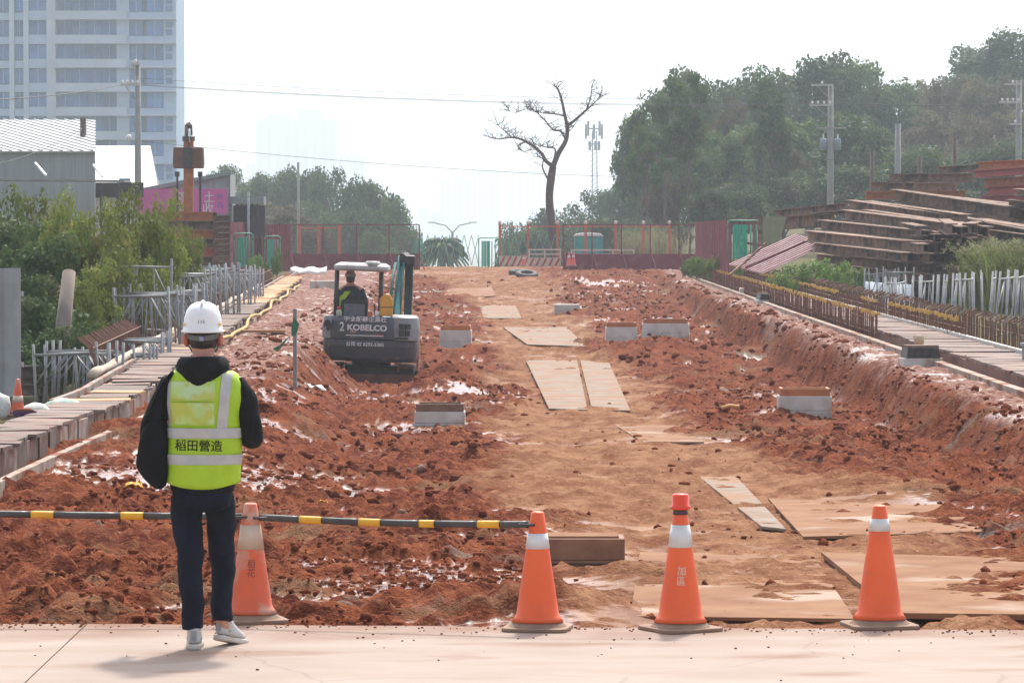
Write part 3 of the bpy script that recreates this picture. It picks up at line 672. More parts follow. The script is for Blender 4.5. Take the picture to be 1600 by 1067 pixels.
# ------------------------------------------------------------------ traffic cones
cone_o = mat('orange cone plastic', (.86, .125, .022), (.76, .105, .022), 3.5, .5, .02, c3=(.50, .15, .07), c3s=7, c3t=.66)
cone_dirty = mat('scuffed orange cone plastic', (.74, .125, .045), (.62, .11, .045), 4, .6, .05, c3=(.55, .30, .22), c3s=6, c3t=.57)
cone_w = mat('reflective collar', (.72, .73, .73), (.60, .60, .58), 6, .4, .05)
cone_w2 = mat('muddy collar', (.62, .48, .38), (.54, .38, .28), 6, .6, .05)
base_m = mat('dusty cone foot', (.30, .19, .125), (.22, .135, .09), 6, .85, .2)
def lathe(prof, n=36): return MB().loft([(0, 0, z, r, r) for r, z in prof], n)
def cone(loc, rz, h, label, body=cone_o, collar=cone_w, c0=.66, c1=.80, beacon=False, name='traffic_cone', group='orange cones along the pavement edge', lean=0):
    t = thing(name, label, 'traffic cone', loc, 0, group, rot=(lean, 0, rz)); s = h / .68
    rb, rt = .128 * s, .036 * s
    def r(u): return rb + (rt - rb) * u
    z0 = .055 * s; H = h - z0
    b = MB(); q = .19 * s; cr = .06 * s; poly = []
    for sx, sy in ((1, 1), (-1, 1), (-1, -1), (1, -1)):
        for k in range(4):
            a = atan2(sy, sx) - pi / 4 + k * pi / 6; poly.append((sx * (q - cr) + cr * cos(a), sy * (q - cr) + cr * sin(a)))
    b.prism(poly, 'z', 0, .022 * s); b.loft([(0, 0, .02 * s, .172 * s, .172 * s), (0, 0, .032 * s, .158 * s, .158 * s), (0, 0, .058 * s, .136 * s, .136 * s)], 36)
    b.build('foot', base_m, t, True, .004)
    lathe([(.15 * s, .05 * s), (rb + .004, .075 * s)] + [(r(u), z0 + H * u) for u in (.06, .2, .4, .6, .8, .985)] + [(rt * .8, h), (rt * .55, h - .004), (rt * .5, h - .05)]).build('body', body, t, True)
    lathe([(r(c0) + .003, z0 + H * c0), (r(c1) + .003, z0 + H * c1)]).build('collar', collar, t, True)
    if beacon:
        lathe([(.03, h - .01), (.047, h), (.055, h + .004), (.055, h + .016), (.047, h + .02), (.046, h + .072), (.04, h + .082), (.0, h + .084)]).build('beacon', mat('red beacon plastic', (.85, .07, .02), (.75, .05, .02), 4, .3), t, True)
        lathe([(rt * 1.0, h - .03), (rt * 1.15, h - .03), (rt * 1.15, h - .004), (rt, h - .004)]).build('clip', dark_m, t, True)
    return t
cz = .0
c1 = gp(392, 976, -.02); c2 = gp(840, 983, 0); c3_ = gp(1063, 984, 0); c4 = gp(1374, 979, 0)
t1 = cone((c1.x, c1.y, -.0), .3, .655, 'scuffed orange cone with a broad muddy collar beside the walking man', cone_dirty, cone_w2, .58, .80)
t2 = cone((c2.x, c2.y, 0), -.15, .64, 'clean orange cone at the end of the black and yellow poles')
t3 = cone((c3_.x, c3_.y, 0), .5, .655, 'orange cone topped by a red warning beacon', cone_o, cone_w, .66, .86, True)
t4 = cone((c4.x, c4.y, 0), .2, .665, 'plain orange cone standing in front of the raised steel plate', cone_o, cone_w, .77, .88)
text_mesh('mark', '加\n區', .055, mat('faded white ink', (.75, .55, .45)), t3, (.0, -.111, .30), (pi / 2 - .14, 0, -.5), .001).location = (0, 0, 0)
text_mesh('mark', '稻\n花', .05, mat('dark ink', (.22, .07, .05)), t1, (.01, -.112, .30), (pi / 2 - .14, 0, -.3), .001)
for t_, rz in ((t3, .5), (t1, .3)):
    m_ = [c for c in t_.children if c.name.startswith('mark')][0]; m_.rotation_euler = (0, 0, -rz)

# barrier poles slid over the cone tops
pol_b = mat('black pole', (.035, .033, .032), (.07, .06, .055), 7, .45, .1); pol_y = mat('yellow pole band', (.80, .42, .02), (.70, .34, .02), 7, .5)
def pole(a, b_, bands, label):
    a, b_ = Vector(a), Vector(b_); t = thing('barrier_pole', label, 'barrier pole', a, 0, 'black and yellow barrier poles'); d = b_ - a
    sag = lambda u: d * u + Vector((0, 0, -.012 * sin(pi * u)))
    us = [0] + sum(([u0, u1] for u0, u1 in bands), []) + [1]
    rad = lambda u: .017 if .5 < u else .019
    for i in range(len(us) - 1):
        yel = i % 2 == 1; r0 = .0215 if yel else .0195
        n = 5; MB().tube([sag(us[i] + (us[i + 1] - us[i]) * k / n) for k in range(n + 1)], r0, 10).build('band' if yel else 'pole_length', pol_y if yel else pol_b, t, True)
    for e in (0, 1):
        c = d * e; ring = MB(); n = 20; rr = .05
        ring.tube([(c.x + (rr if e else -rr) * 0 + rr * cos(2 * pi * k / n), c.y + rr * sin(2 * pi * k / n), c.z) for k in range(n + 1)], .008, 6); ring.build('end_ring', pol_b, t, True)
    return t
def top(c, h): return Vector((c.x, c.y, h))
pz = .575
pole(top(c1, pz) + Vector((.05, 0, 0)), top(c2, pz) + Vector((-.05, 0, -.005)), [(.152, .235), (.375, .455), (.60, .655), (.815, .895)], 'black pole with four yellow bands joining the scuffed cone to the clean cone')
a0 = atr(-330, 800, c1.y); a0.z = .63
pole(a0, top(c1, pz + .005) + Vector((-.05, 0, 0)), [(.18, .24), (.36, .42), (.535, .585), (.733, .783)], 'black pole with yellow bands passing behind the walking man')

# small cones further off
cone(at(28, 646, 18.2) + Vector((0, 0, -.02)), .2, .40, 'small dirty striped cone beside the purple bucket', cone_dirty, cone_w2, .3, .5, name='traffic_cone', group=None or 'small far cones')
cone(at(896, 416, 74), 0, .62, 'far pinkish-red cone at the low maroon boards', mat('pink cone', (.75, .13, .10), None, 4, .5), cone_w, .6, .75, group='small far cones')
cone(at(889, 416, 74.6), 0, .62, 'far pinkish-red cone at the low maroon boards', mat('pink cone', (.75, .13, .10)), cone_w, .6, .75, group='small far cones')
cone(at(818, 416, 74), 0, .5, 'far cone in front of the striped barrier', mat('pink cone', (.75, .13, .10)), cone_w, .6, .75, group='small far cones')

# ------------------------------------------------------------------ walking man, seen from behind
py0 = gp(318, 1012, 0)
PM = thing('person', 'person in white helmet, black hoodie and lime safety vest walking away', 'person', (py0.x, py0.y, 0))
skin = mat('skin', (.55, .27, .19), (.48, .22, .16), 9, .5); hair = mat('black hair', (.02, .016, .014), (.035, .03, .026), 40, .6, .3)
black_c = mat('black cotton', (.008, .008, .009), (.012, .012, .013), 9, .95, 1.0, spec=.2); navy = mat('navy trousers', (.009, .012, .026), (.006, .008, .014), 8, .95, 1.0, spec=.2)
lime = mat('lime polyester', (.38, .58, .012), (.33, .52, .01), 8, .6, .6); band_m = mat('silver reflective tape', (.46, .455, .44), (.40, .39, .385), 18, .45, .05)
# one continuous body
bm_ = bpy.data.meshes.new('body'); sk = [((0, 0, .92), .09), ((-.01, .0, 1.12), .09), ((0, 0, 1.32), .085), ((.0, .0, 1.44), .055), ((.0, .01, 1.53), .052), ((.0, .02, 1.60), .078), ((.0, .03, 1.68), .085), ((.0, .03, 1.735), .06),
    ((-.085, 0, .84), .08), ((-.06, .01, .48), .052), ((-.047, -.01, .11), .036), ((-.047, .1, .04), .03),
    ((.085, .02, .84), .08), ((.085, .14, .48), .05), ((.088, .09, .12), .034), ((.12, .16, .05), .028),
    ((-.16, 0, 1.36), .04), ((-.27, -.01, 1.12), .028), ((-.25, .14, .96), .026), ((-.24, .2, .93), .024),
    ((.15, 0, 1.36), .04), ((.252, -.02, 1.13), .028), ((.16, .2, 1.12), .026), ((.13, .26, 1.13), .024)]
ed = [(0, 1), (1, 2), (2, 3), (3, 4), (4, 5), (5, 6), (6, 7), (0, 8), (8, 9), (9, 10), (10, 11), (0, 12), (12, 13), (13, 14), (14, 15), (2, 16), (16, 17), (17, 18), (18, 19), (2, 20), (20, 21), (21, 22), (22, 23)]
vs = [s[0] for s in sk]; rs = [s[1] for s in sk]
for base, dx in ((19, -1), (23, 1)):                       # five fingers on each hand
    bx = Vector(vs[base])
    for k, (ox, oz, ln) in enumerate(((-.026, .0, .075), (-.009, .004, .085), (.009, .003, .078), (.025, -.002, .06), (.032 * -dx, .014, .045))):
        i = len(vs); vs += [tuple(bx + Vector((ox, .022, oz))), tuple(bx + Vector((ox * 1.1, .022 + ln * .6, oz - .01))), tuple(bx + Vector((ox * 1.1, .022 + ln * .75, oz - .035)))]; rs += [.0095, .0085, .0075]; ed += [(base, i), (i, i + 1), (i + 1, i + 2)]
bm_.from_pydata(vs, ed, []); bo = link('body', bm_, skin, PM)
ms = bo.modifiers.new('skin', 'SKIN'); ly = bm_.skin_vertices[0] if bm_.skin_vertices else None
if ly is None:
    q_ = bmesh.new(); q_.from_mesh(bm_); q_.verts.layers.skin.verify(); q_.to_mesh(bm_); q_.free(); ly = bm_.skin_vertices[0]
for i, r_ in enumerate(rs): ly.data[i].radius = (r_, r_)
ly.data[0].use_root = True
bo.modifiers.new('sub', 'SUBSURF').render_levels = 2
# head shape details
hd = MB(); hd.loft([(0, .028, 1.548, .058, .070), (0, .02, 1.575, .071, .090), (0, .018, 1.61, .079, .098), (0, .022, 1.65, .080, .100), (0, .022, 1.70, .076, .096), (0, .022, 1.74, .06, .08)], 20); hd.build('hair', hair, PM, True)
for s in (-1, 1):
    b = MB(); b.tube([(s * .079, .03, 1.565), (s * .087, .022, 1.58), (s * .09, .015, 1.605), (s * .083, .022, 1.625)], [.008, .013, .015, .008], 8, 1.5); b.build('ear', mat('ear with painted backlight', (.62, .20, .14), (.55, .16, .11), 9, .5), PM, True)  # backlight glowing through the ear is put into its redder colour
b = MB(); b.tube([(0, .118, 1.63), (0, .132, 1.60), (0, .115, 1.585)], [.008, .014, .008], 8); b.build('nose', skin, PM, True)
# helmet
prof = [(.1115, 1.635), (.118, 1.634), (.119, 1.642), (.108, 1.65), (.1055, 1.68), (.101, 1.715), (.088, 1.75), (.066, 1.776), (.036, 1.79), (0.001, 1.794)]
hm = MB().loft([(0, .015, z, r * .94, r * 1.14) for r, z in prof], 40)
helm_m = mat('white helmet shell', (.80, .80, .79), (.76, .76, .75), 3, .3, spec=.5)
hl = hm.build('helmet', helm_m, PM, True)
b = MB(); b.loft([(0, .015, 1.775, .012, .10), (0, .015, 1.796, .008, .07), (0, .015, 1.80, .004, .05)], 12); b.build('ridge', helm_m, hl, True)
hme = hl.data; tr = BVHTree.FromPolygons([v.co for v in hme.vertices], [p.vertices[:] for p in hme.polygons])
text_mesh('number', '115', .024, mat('blue grey print', (.12, .14, .24)), hl, (.0, -.12, 1.69), (pi / 2, 0, 0), .0003, onto=tr, off=.0012, sx=1.15)
for s in (-1, 1):
    b = MB(); n = 6; v = []
    for k in range(n + 1):
        a = -pi / 2 + s * (.98 + .24 * k / n); 
        for z, r in ((1.668, .1075), (1.682, .1060)): v.append((.98 * (r + .0012) * cos(a), .015 + 1.17 * (r + .0012) * sin(a), z))
    b.add(v, [(2 * k, 2 * k + 2, 2 * k + 3, 2 * k + 1) for k in range(n)]); b.build('sticker', mat('amber reflector', (.80, .42, .02)), hl)
b = MB(); n = 20; v = []
for k in range(n + 1):
    a = pi + pi * k / n; dz = -.020 * sin(pi * k / n)
    for z, e in ((1.612, .0), (1.638, .004)): v.append(((.083 + e) * cos(a), .02 + (.104 + e) * sin(a), z + dz))
b.add(v, [(2 * k, 2 * k + 2, 2 * k + 3, 2 * k + 1) for k in range(n)]); hb = b.build('headband', mat('grey webbing', (.10, .10, .10), (.15, .15, .15), 20, .8), hl, True)
b = MB(); b.loft([(0, -.088, 1.592, .012, .007), (0, -.088, 1.616, .012, .007)], 12); b.build('ratchet', mat('grey blue knob', (.25, .28, .45)), hl, True)
for s in (-1, 1): MB().tube([(s * .088, .03, 1.64), (s * .086, .045, 1.58), (s * .06, .08, 1.53)], .005, 5).build('chin_strap', mat('pale strap', (.45, .42, .36)), hl, True)

# clothes
def wob(seed, amp):
    def f(p):
        x, y, z = p; return amp * (sin(z * 23 + seed + 3 * sin(x * 9)) * .5 + sin(z * 51 + x * 31 + seed) * .25 + sin(x * 40 + seed * 2) * .3)
    return f
def wrinkle(o, amp, seed):
    for v in o.data.vertices:
        n = v.normal; v.co += n * wob(seed, amp)(v.co)
def path_tube(pts, rad, n=16, sq=1.0, k=6):
    P = [Vector(p) for p in pts]; Q = []; rr = []
    for i in range(len(P) - 1):
        p0, p1, p2, p3 = P[max(i - 1, 0)], P[i], P[i + 1], P[min(i + 2, len(P) - 1)]
        for j in range(k):
            u = j / k; Q.append(.5 * ((2 * p1) + (p2 - p0) * u + (2 * p0 - 5 * p1 + 4 * p2 - p3) * u * u + (3 * p1 - p0 - 3 * p2 + p3) * u ** 3)); rr.append(rad[i] + (rad[i + 1] - rad[i]) * u)
    Q.append(P[-1]); rr.append(rad[-1]); return Q, rr
def tor(z, e=0.0):
    zs = [.78, .85, .95, 1.08, 1.20, 1.30, 1.37, 1.42, 1.455, 1.49]; rx = [.168, .178, .180, .180, .183, .186, .186, .168, .125, .075]; ry = [.112, .118, .12, .122, .126, .128, .122, .108, .085, .065]
    cx = [-.005, 0, .004, .008, .010, .010, .008, .004, .0, .0]; cy = [.0, .0, -.004, -.008, -.012, -.012, -.004, .0, .01, .02]
    return (float(np.interp(z, zs, cx)), float(np.interp(z, zs, cy)), z, float(np.interp(z, zs, rx)) + e, float(np.interp(z, zs, ry)) + e)
hood = MB().loft([tor(z, -.006) for z in np.linspace(.795, 1.49, 26)], 36, 2.35)
for pts, rad in (([(-.155, .0, 1.385), (-.212, -.005, 1.28), (-.262, -.02, 1.12), (-.26, .08, 1.0), (-.24, .17, .95)], [.060, .064, .060, .052, .042]),
                 ([(.155, .0, 1.385), (.215, -.01, 1.28), (.250, -.03, 1.125), (.235, .07, 1.085), (.16, .22, 1.11)], [.062, .064, .062, .056, .040])):
    q, rr = path_tube(pts, rad); hood.tube(q, rr, 16)
ho = hood.build('hoodie', black_c, PM, True, sub=1); wrinkle(ho, .009, 1.3)
# hood lying on the back
b = MB(); rows = [(1.50, .085, .075, .015), (1.515, .105, .10, .01), (1.50, .128, .125, .0), (1.465, .142, .148, -.012), (1.42, .135, .150, -.012), (1.37, .095, .140, -.01), (1.345, .05, .128, -.008)]
b.loft([(.0, cy, z, rx, ry) for z, rx, ry, cy in rows], 28, 2.1); ho2 = b.build('hood', black_c, PM, True, sub=1); wrinkle(ho2, .005, 4)
# trousers
b = MB(); b.loft([(-.005, 0, .70, .150, .105), (-.005, 0, .78, .166, .112), (-.005, 0, .86, .160, .108)], 28, 2.4)
for pts, rad in (([(-.088, .0, .80), (-.078, -.01, .62), (-.066, -.03, .46), (-.056, -.04, .28), (-.05, -.04, .10)], [.092, .083, .071, .063, .057]),
                 ([(.08, .015, .80), (.084, .09, .62), (.088, .15, .46), (.088, .13, .28), (.088, .09, .13)], [.090, .080, .070, .061, .054])):
    q, rr = path_tube(pts, rad, k=8); b.tube(q, rr, 18)
tr_ = b.build('trousers', navy, PM, True, sub=1); wrinkle(tr_, .010, 2.2)
# shoes
shoe_m = mat('white leather shoe', (.50, .50, .485), (.40, .39, .37), 9, .5, .1); sole_m = mat('rubber sole', (.60, .58, .53), (.45, .38, .31), 8, .7)
def shoe(loc, rz, rx):
    t = bpy.data.objects.new('shoe_holder', None)
    M = Matrix.Translation(loc) @ Euler((rx, 0, rz)).to_matrix().to_4x4()
    b = MB(); outl = [(-.036, -.075), (-.028, -.098), (0, -.106), (.028, -.098), (.036, -.075), (.036, 0), (.046, .09), (.040, .145), (.015, .178), (-.02, .172), (-.042, .13), (-.046, .08), (-.037, 0)]
    b.prism(outl, 'z', 0, .03); b.v = [tuple(M @ Vector(p)) for p in b.v]; so = b.build('shoe_sole', sole_m, PM, True, .008)
    b = MB(); b.loft([(0, .03, .028, .041, .132), (0, .027, .045, .042, .13), (0, .008, .065, .040, .105), (0, -.022, .085, .037, .074), (0, -.042, .105, .036, .055), (0, -.045, .118, .034, .05)], 24, 2.3); b.v = [tuple(M @ Vector(p)) for p in b.v]
    up = b.build('shoe_upper', shoe_m, PM, True, sub=1)
    b = MB(); b.box((0, -.098, .075), (.03, .012, .05)); b.box((.035, -.02, .055), (.006, .06, .012)); b.box((-.035, -.02, .055), (.006, .06, .012)); b.v = [tuple(M @ Vector(p)) for p in b.v]; b.build('shoe_trim', mat('grey trim', (.33, .33, .34)), up)
    b = MB(); b.loft([(0, -.04, .11, .033, .046), (0, -.035, .15, .030, .038)], 16); b.v = [tuple(M @ Vector(p)) for p in b.v]; b.build('sock', white_p, PM, True)
shoe((-.047, -.0, .0), .04, 0); shoe((.112, .15, .014), -.5, -.2)
# vest
vest = MB().loft([tor(z, .010 + .004 * (z < 1.0)) for z in np.linspace(.86, 1.44, 30)], 48, 2.5, cap=False)
vo = vest.build('vest', lime, PM, True); 
for v in vo.data.vertices:                                   # hem dips at the back, cloth ripples
    if v.co.z < .95: v.co.z -= .030 * max(0, (-v.co.y) / .13) * (1 - (v.co.x / .2) ** 2) * (.95 - v.co.z) / .09
wrinkle(vo, .0065, 6.1)
vo.modifiers.new('th', 'SOLIDIFY').thickness = .003
vme = vo.data; VT = BVHTree.FromPolygons([v.co.copy() for v in vme.vertices], [p.vertices[:] for p in vme.polygons])
def onvest(x, z, off):
    h = VT.ray_cast(Vector((x, -1, z)), Vector((0, 1, 0)))
    return Vector((x, (h[0].y if h[0] is not None else -.06) - off, z))
def patch(x0, x1, z0, z1, off, nx, nz, m, name, par, skew=0):
    b = MB(); v = [onvest(x0 + (x1 - x0) * i / nx + skew * j / nz, z0 + (z1 - z0) * j / nz, off) for j in range(nz + 1) for i in range(nx + 1)]
    b.add(v, [(j * (nx + 1) + i, j * (nx + 1) + i + 1, (j + 1) * (nx + 1) + i + 1, (j + 1) * (nx + 1) + i) for j in range(nz) for i in range(nx)]); return b.build(name, m, par, True)
def hoop(z0, z1, name):
    b = MB(); b.loft([tor(z, .0165) for z in np.linspace(z0, z1, 4)], 48, 2.5, cap=False); o = b.build(name, band_m, vo, True); wrinkle(o, .0065, 6.1)
hoop(1.093, 1.145, 'reflective_band'); hoop(.957, 1.008, 'reflective_band')
patch(.083, .135, 1.146, 1.425, .005, 6, 20, band_m, 'reflective_band', vo, .025)
patch(-.176, -.160, 1.15, 1.42, .005, 3, 16, band_m, 'reflective_band', vo)
text_mesh('lettering', '稻田營造', .062, mat('black print', (.015, .02, .015)), vo, (-.012, -.2, 1.052), (pi / 2, .02, 0), .0004, onto=VT, off=.0035, bold=.0006)
clear_m = mat('clear pvc pocket', (.46, .60, .30), (.40, .55, .08), 9, .16, .25, c3=(.44, .48, .08), c3s=11, c3t=.52)
patch(-.158, .075, 1.29, 1.385, .006, 14, 8, clear_m, 'clear_pocket', vo); patch(-.158, .07, 1.165, 1.278, .006, 14, 8, clear_m, 'clear_pocket', vo)
for z in (1.284, 1.16): patch(-.165, .078, z, z + .004, .008, 14, 1, mat('lime binding', (.42, .62, .05)), 'binding', vo)
# shoulder bag
bt = thing('tote_bag', 'black cloth tote bag hanging from the walking man\'s shoulder', 'bag', (py0.x, py0.y, 0))
ol = [(-.30, 1.19), (-.20, 1.215), (-.172, 1.16), (-.168, .86), (-.212, .805), (-.262, .845), (-.355, .93), (-.345, .99), (-.325, 1.09)]
b = MB(); n = len(ol); v = []
for yy, sc in ((-.085, .90), (-.105, .6), (-.06, 1.0), (.02, 1.0), (.06, .9)):
    pass
cxm, czm = sum(p[0] for p in ol) / n, sum(p[1] for p in ol) / n
rings = [(-.118, .35), (-.112, .70), (-.085, .93), (-.05, 1.0), (.03, 1.0), (.055, .9), (.07, .5)]
for yy, sc in rings: v += [(cxm + (p[0] - cxm) * sc, yy, czm + (p[1] - czm) * sc) for p in ol]
f = [tuple(range(n)), tuple((len(rings) - 1) * n + k for k in range(n))[::-1]]
for i in range(len(rings) - 1):
    for k in range(n): f.append((i * n + k, (i + 1) * n + k, (i + 1) * n + (k + 1) % n, i * n + (k + 1) % n))
b.add(v, f); bg_o = b.build('bag_body', mat('black canvas', (.007, .007, .008), (.011, .011, .012), 12, .9, .3, spec=.15), bt, True, sub=1); wrinkle(bg_o, .012, 3)
for yy in (-.07, .02):
    b = MB(); q, rr = path_tube([(-.285, yy, 1.17), (-.225, yy * 1.1, 1.33), (-.150, yy * 1.0, 1.435), (-.19, yy, 1.33), (-.205, yy, 1.18)], [.012] * 5); b.tube(q, rr, 8, .35); b.build('strap', mat('black canvas', (.011, .011, .013)), bt, True)

# ------------------------------------------------------------------ mini excavator
EY = 31.7 * K; ep = atr(575, 607, EY); ex0 = ep.x
EX = thing('mini_excavator', 'grey mini excavator with white canopy digging in the trench', 'excavator', (ex0, EY, -1.08), 0, None, rot=(0, .035, 0))
grey_b = mat('blue grey machine paint', (.042, .050, .064), (.062, .066, .076), 3, .42, .03, c3=(.20, .14, .11), c3s=4, c3t=.66)
grey_l = mat('light grey machine paint', (.27, .27, .27), (.20, .195, .19), 4, .45, .03, c3=(.26, .19, .15), c3s=4, c3t=.62)
teal = mat('teal boom paint', (.035, .24, .21), (.03, .18, .16), 4, .45, .05, c3=(.14, .10, .08), c3s=5, c3t=.64)
mud_st = mat('muddy steel', (.26, .11, .065), (.17, .07, .045), 4, .8, .3)
DZ = .09
for s in (-1, 1):                                         # tracks
    tk = MB(); n = 26; prof = []
    for k in range(n):
        a = 2 * pi * k / n; prof.append((1.35 + .0 + (.62 * math.copysign(1, cos(a)) + .2 * cos(a)), .25 + .23 * sin(a)))
    tk.prism(prof, 'x', s * .70 - .15, s * .70 + .15); to = tk.build('track', black_r, EX, bev=.02)
    for k in range(14):
        yy = .62 + k * .11; MB().box((s * .70, yy, .49), (.31, .05, .03)).build('track_pad', mud_st, to)
    for yy in (.72, 1.35, 1.98): MB().tube([(s * .55, yy, .25), (s * .52, yy, .25)], .15 if yy != 1.35 else .09, 14).build('wheel', dark_m, to)
    MB().box((s * .70, 1.3, .515), (.30, 1.5, .02)).build('mud_crust', mud_st, to)
MB().box((0, 1.3, .36), (1.0, .9, .28)).build('undercarriage', dark_m, EX, bev=.03)
MB().loft([(0, 1.2, .5, .38, .38), (0, 1.2, .62, .38, .38)], 24).build('slew_ring', dark_m, EX)
b = MB(); b.prism([(.30, .02), (.36, .10), (.38, .20), (.36, .30), (.30, .36), (.27, .36), (.33, .2), (.27, .02)], 'x', -.96, .90); b.build('dozer_blade', mud_st, EX, bev=.005)
for s in (-1, 1): MB().bar((s * .45, .34, .2), (s * .45, 1.0, .3), .1, .12).build('blade_arm', mud_st, EX)
# upper body: rounded plan
def plan(w, d0, d1, r, n=7):
    pts = []
    for cx, cy, a0 in ((w - r, d0 + r, -pi / 2), (w - .12, d1 - .12, 0), (-w + .12, d1 - .12, pi / 2), (-w + r, d0 + r, pi)):
        rr = r if cy == d0 + r else .12
        for k in range(n): a = a0 + (pi / 2) * k / (n - 1); pts.append((cx + rr * cos(a), cy + rr * sin(a)))
    return pts
def ploft(levels, m, name, par, bev=0, smooth=True):
    v = []; n = None
    for z, w, d0, d1, r in levels:
        pl = plan(w, d0, d1, r); n = len(pl); v += [(x, y, z) for x, y in pl]
    f = [tuple(range(n))[::-1], tuple((len(levels) - 1) * n + k for k in range(n))]
    for i in range(len(levels) - 1):
        for k in range(n): f.append((i * n + k, i * n + (k + 1) % n, (i + 1) * n + (k + 1) % n, (i + 1) * n + k))
    return MB().add(v, f).build(name, m, par, False, bev)
cwt = ploft([(.60, .80, .12, 1.9, .38), (.66, .88, .04, 1.95, .42), (.90, .91, .0, 2.0, .42), (1.015, .905, .005, 2.0, .42)], grey_b, 'counterweight', EX, .012)
ub = ploft([(1.03, .885, .02, 1.0, .42), (1.2, .88, .025, 1.0, .42), (1.38, .85, .05, 1.0, .40), (1.46, .79, .10, .95, .36)], grey_b, 'engine_hood', EX, .012)
# light grey side covers
sc_ = ploft([(1.025, .30, .0, 1.0, .25), (1.25, .30, .0, 1.0, .25), (1.46, .27, .05, .95, .22), (1.50, .22, .12, .9, .2)], grey_l, 'side_cover', EX, .01); sc_.location = (.63, -.008, 0)
for ix in range(2):
    for iz in range(2): MB().box((.60 + .115 * ix, .012 + .035 * ix, 1.17 + .125 * iz), (.10, .05, .105), Euler((0, 0, .25 + .3 * ix)).to_matrix()).build('grille_opening', black_r, sc_).location = (-.63, -.03, 0)
MB().box((.60, .0, 1.07), (.26, .03, .035)).build('vent_slot', black_r, sc_).location = (-.63, 0, 0)
lc = ploft([(1.025, .13, .0, .8, .1), (1.3, .13, .02, .8, .1), (1.45, .10, .06, .8, .1)], grey_l, 'side_cover', EX, .01); lc.location = (-.79, .14, 0)
b = MB(); b.loft([(0, 0, 0, .085, .11), (0, 0, .01, .085, .11)], 18); lm = b.build('lamp_recess', black_r, lc); lm.rotation_euler = (pi / 2, 0, -.5); lm.location = (-.03, .015, 1.27)
MB().tube([(-.40, .0, .8), (-.40, -.012, .8)], .055, 16).build('tow_hole', black_r, cwt)
text_w = mat('white lettering', (.72, .72, .70))
def etext(s, size, x, z, sx=1.0, m=text_w, bold=.002): return text_mesh('lettering', s, size, m, EX, (x, -.012 if z < 1.02 else .008, z), (pi / 2, 0, 0), .004, sx=sx, bold=bold)
etext('宇全服務企業社', .105, -.10, 1.405, 1.12).location.y = .0
etext('2', .24, -.54, 1.25, .8, bold=.004); etext('KOBELCO', .155, -.06, 1.245, 1.08, bold=.006); etext('公司 02 8292-5385', .092, -.09, .93, 1.0)
MB().box((-.10, .012, 1.10), (.72, .012, .018)).build('stripe', text_w, EX); MB().box((-.33, .012, 1.165), (.12, .010, .04)).build('decal', mat('red grey decal', (.40, .24, .20)), EX)
MB().box((.17, .012, 1.125), (.18, .010, .02)).build('decal', mat('red decal', (.40, .08, .06)), EX)
# canopy, posts, seat
can_m = mat('dusty white canopy', (.44, .43, .41), (.33, .315, .295), 5, .6, .1)
cv = []; nn = 14
cp = ploft([(2.32, .50, .14, 1.45, .16), (2.36, .53, .10, 1.5, .2), (2.42, .52, .11, 1.49, .2), (2.47, .44, .18, 1.42, .2)], can_m, 'canopy', EX, .03); cp.location = (-.22, 0, 0)
MB().loft([(.22, .3, 2.43, .2, .2), (.22, .3, 2.52, .12, .12)], 16).build('canopy_bulge', can_m, cp, True)
for x in (-.68, .17):
    MB().tube([(x, .30, 1.44), (x, .30, 2.34)], .045, 10).build('post', dark_m, EX, True)
    MB().tube([(x, .30, 2.32), (x, 1.3, 2.34)], .035, 8).build('roof_rail', dark_m, EX, True)
st = MB(); st.box((-.33, .42, 1.60), (.52, .13, .34)); st.build('seat_back', mat('black vinyl', (.025, .025, .03)), EX, bev=.05)
MB().box((-.33, .66, 1.42), (.5, .5, .12)).build('seat_cushion', mat('black vinyl', (.025, .025, .03)), EX, bev=.04)
MB().box((-.33, .345, 1.57), (.40, .03, .24)).build('tool_crate', mat('grey plastic crate', (.10, .10, .12), (.16, .16, .17), 12, .6), EX, bev=.01)
MB().tube([(.05, 1.0, 1.45), (.03, 1.02, 1.68)], .018, 6).build('lever', black_r, EX)
b = MB(); b.box((-.02, .22, 1.50), (.10, .12, .12)); b.build('relay_box', mat('orange part', (.65, .16, .04)), EX, bev=.02)
MB().loft([(.12, .2, 1.46, .06, .06), (.12, .2, 1.57, .05, .05)], 12).build('oil_filter', white_p, EX, True)
MB().box((0, 1.1, 1.08), (1.3, 1.5, .10)).build('floor_deck', dark_m, EX, bev=.01)
# boom, dipper, bucket
bx = .46
def arm(poly, x, w, m, name): return MB().prism(poly, 'x', x - w / 2, x + w / 2).build(name, m, EX, bev=.015)
bo_ = arm([(1.95, 1.05), (2.2, 1.0), (2.95, 2.0), (3.3, 2.50), (3.15, 2.62), (2.75, 2.25), (1.95, 1.35)], bx - .02, .10, teal, 'boom')
for dx in (-.13, -.04, .07): MB().tube([(bx - .05 + dx, 2.0, 1.25), (bx - .02 + dx, 2.55, 2.1), (bx + dx * .8, 2.9, 2.47)], .026, 8).build('hydraulic_hose', mat('teal hose', (.03, .15, .13)), bo_, True)
MB().tube([(bx - .06, 1.9, .95), (bx - .06, 2.5, 1.85)], .045, 10).build('boom_cylinder', teal, bo_, True)
dp = arm([(3.0, 2.56), (3.28, 2.62), (3.50, 2.2), (3.30, .85), (3.12, .85), (3.14, 2.0)], bx + .16, .16, mat('dark teal paint', (.025, .09, .08), (.03, .05, .045), 4, .6, .1), 'dipper_arm')
MB().box((bx + .12, 3.05, 2.52), (.32, .3, .22)).build('arm_knuckle', dark_m, dp, bev=.04)
MB().tube([(bx + .02, 2.9, 2.6), (bx + .12, 3.2, 2.62)], .06, 10).build('pivot_pin', dark_m, dp)
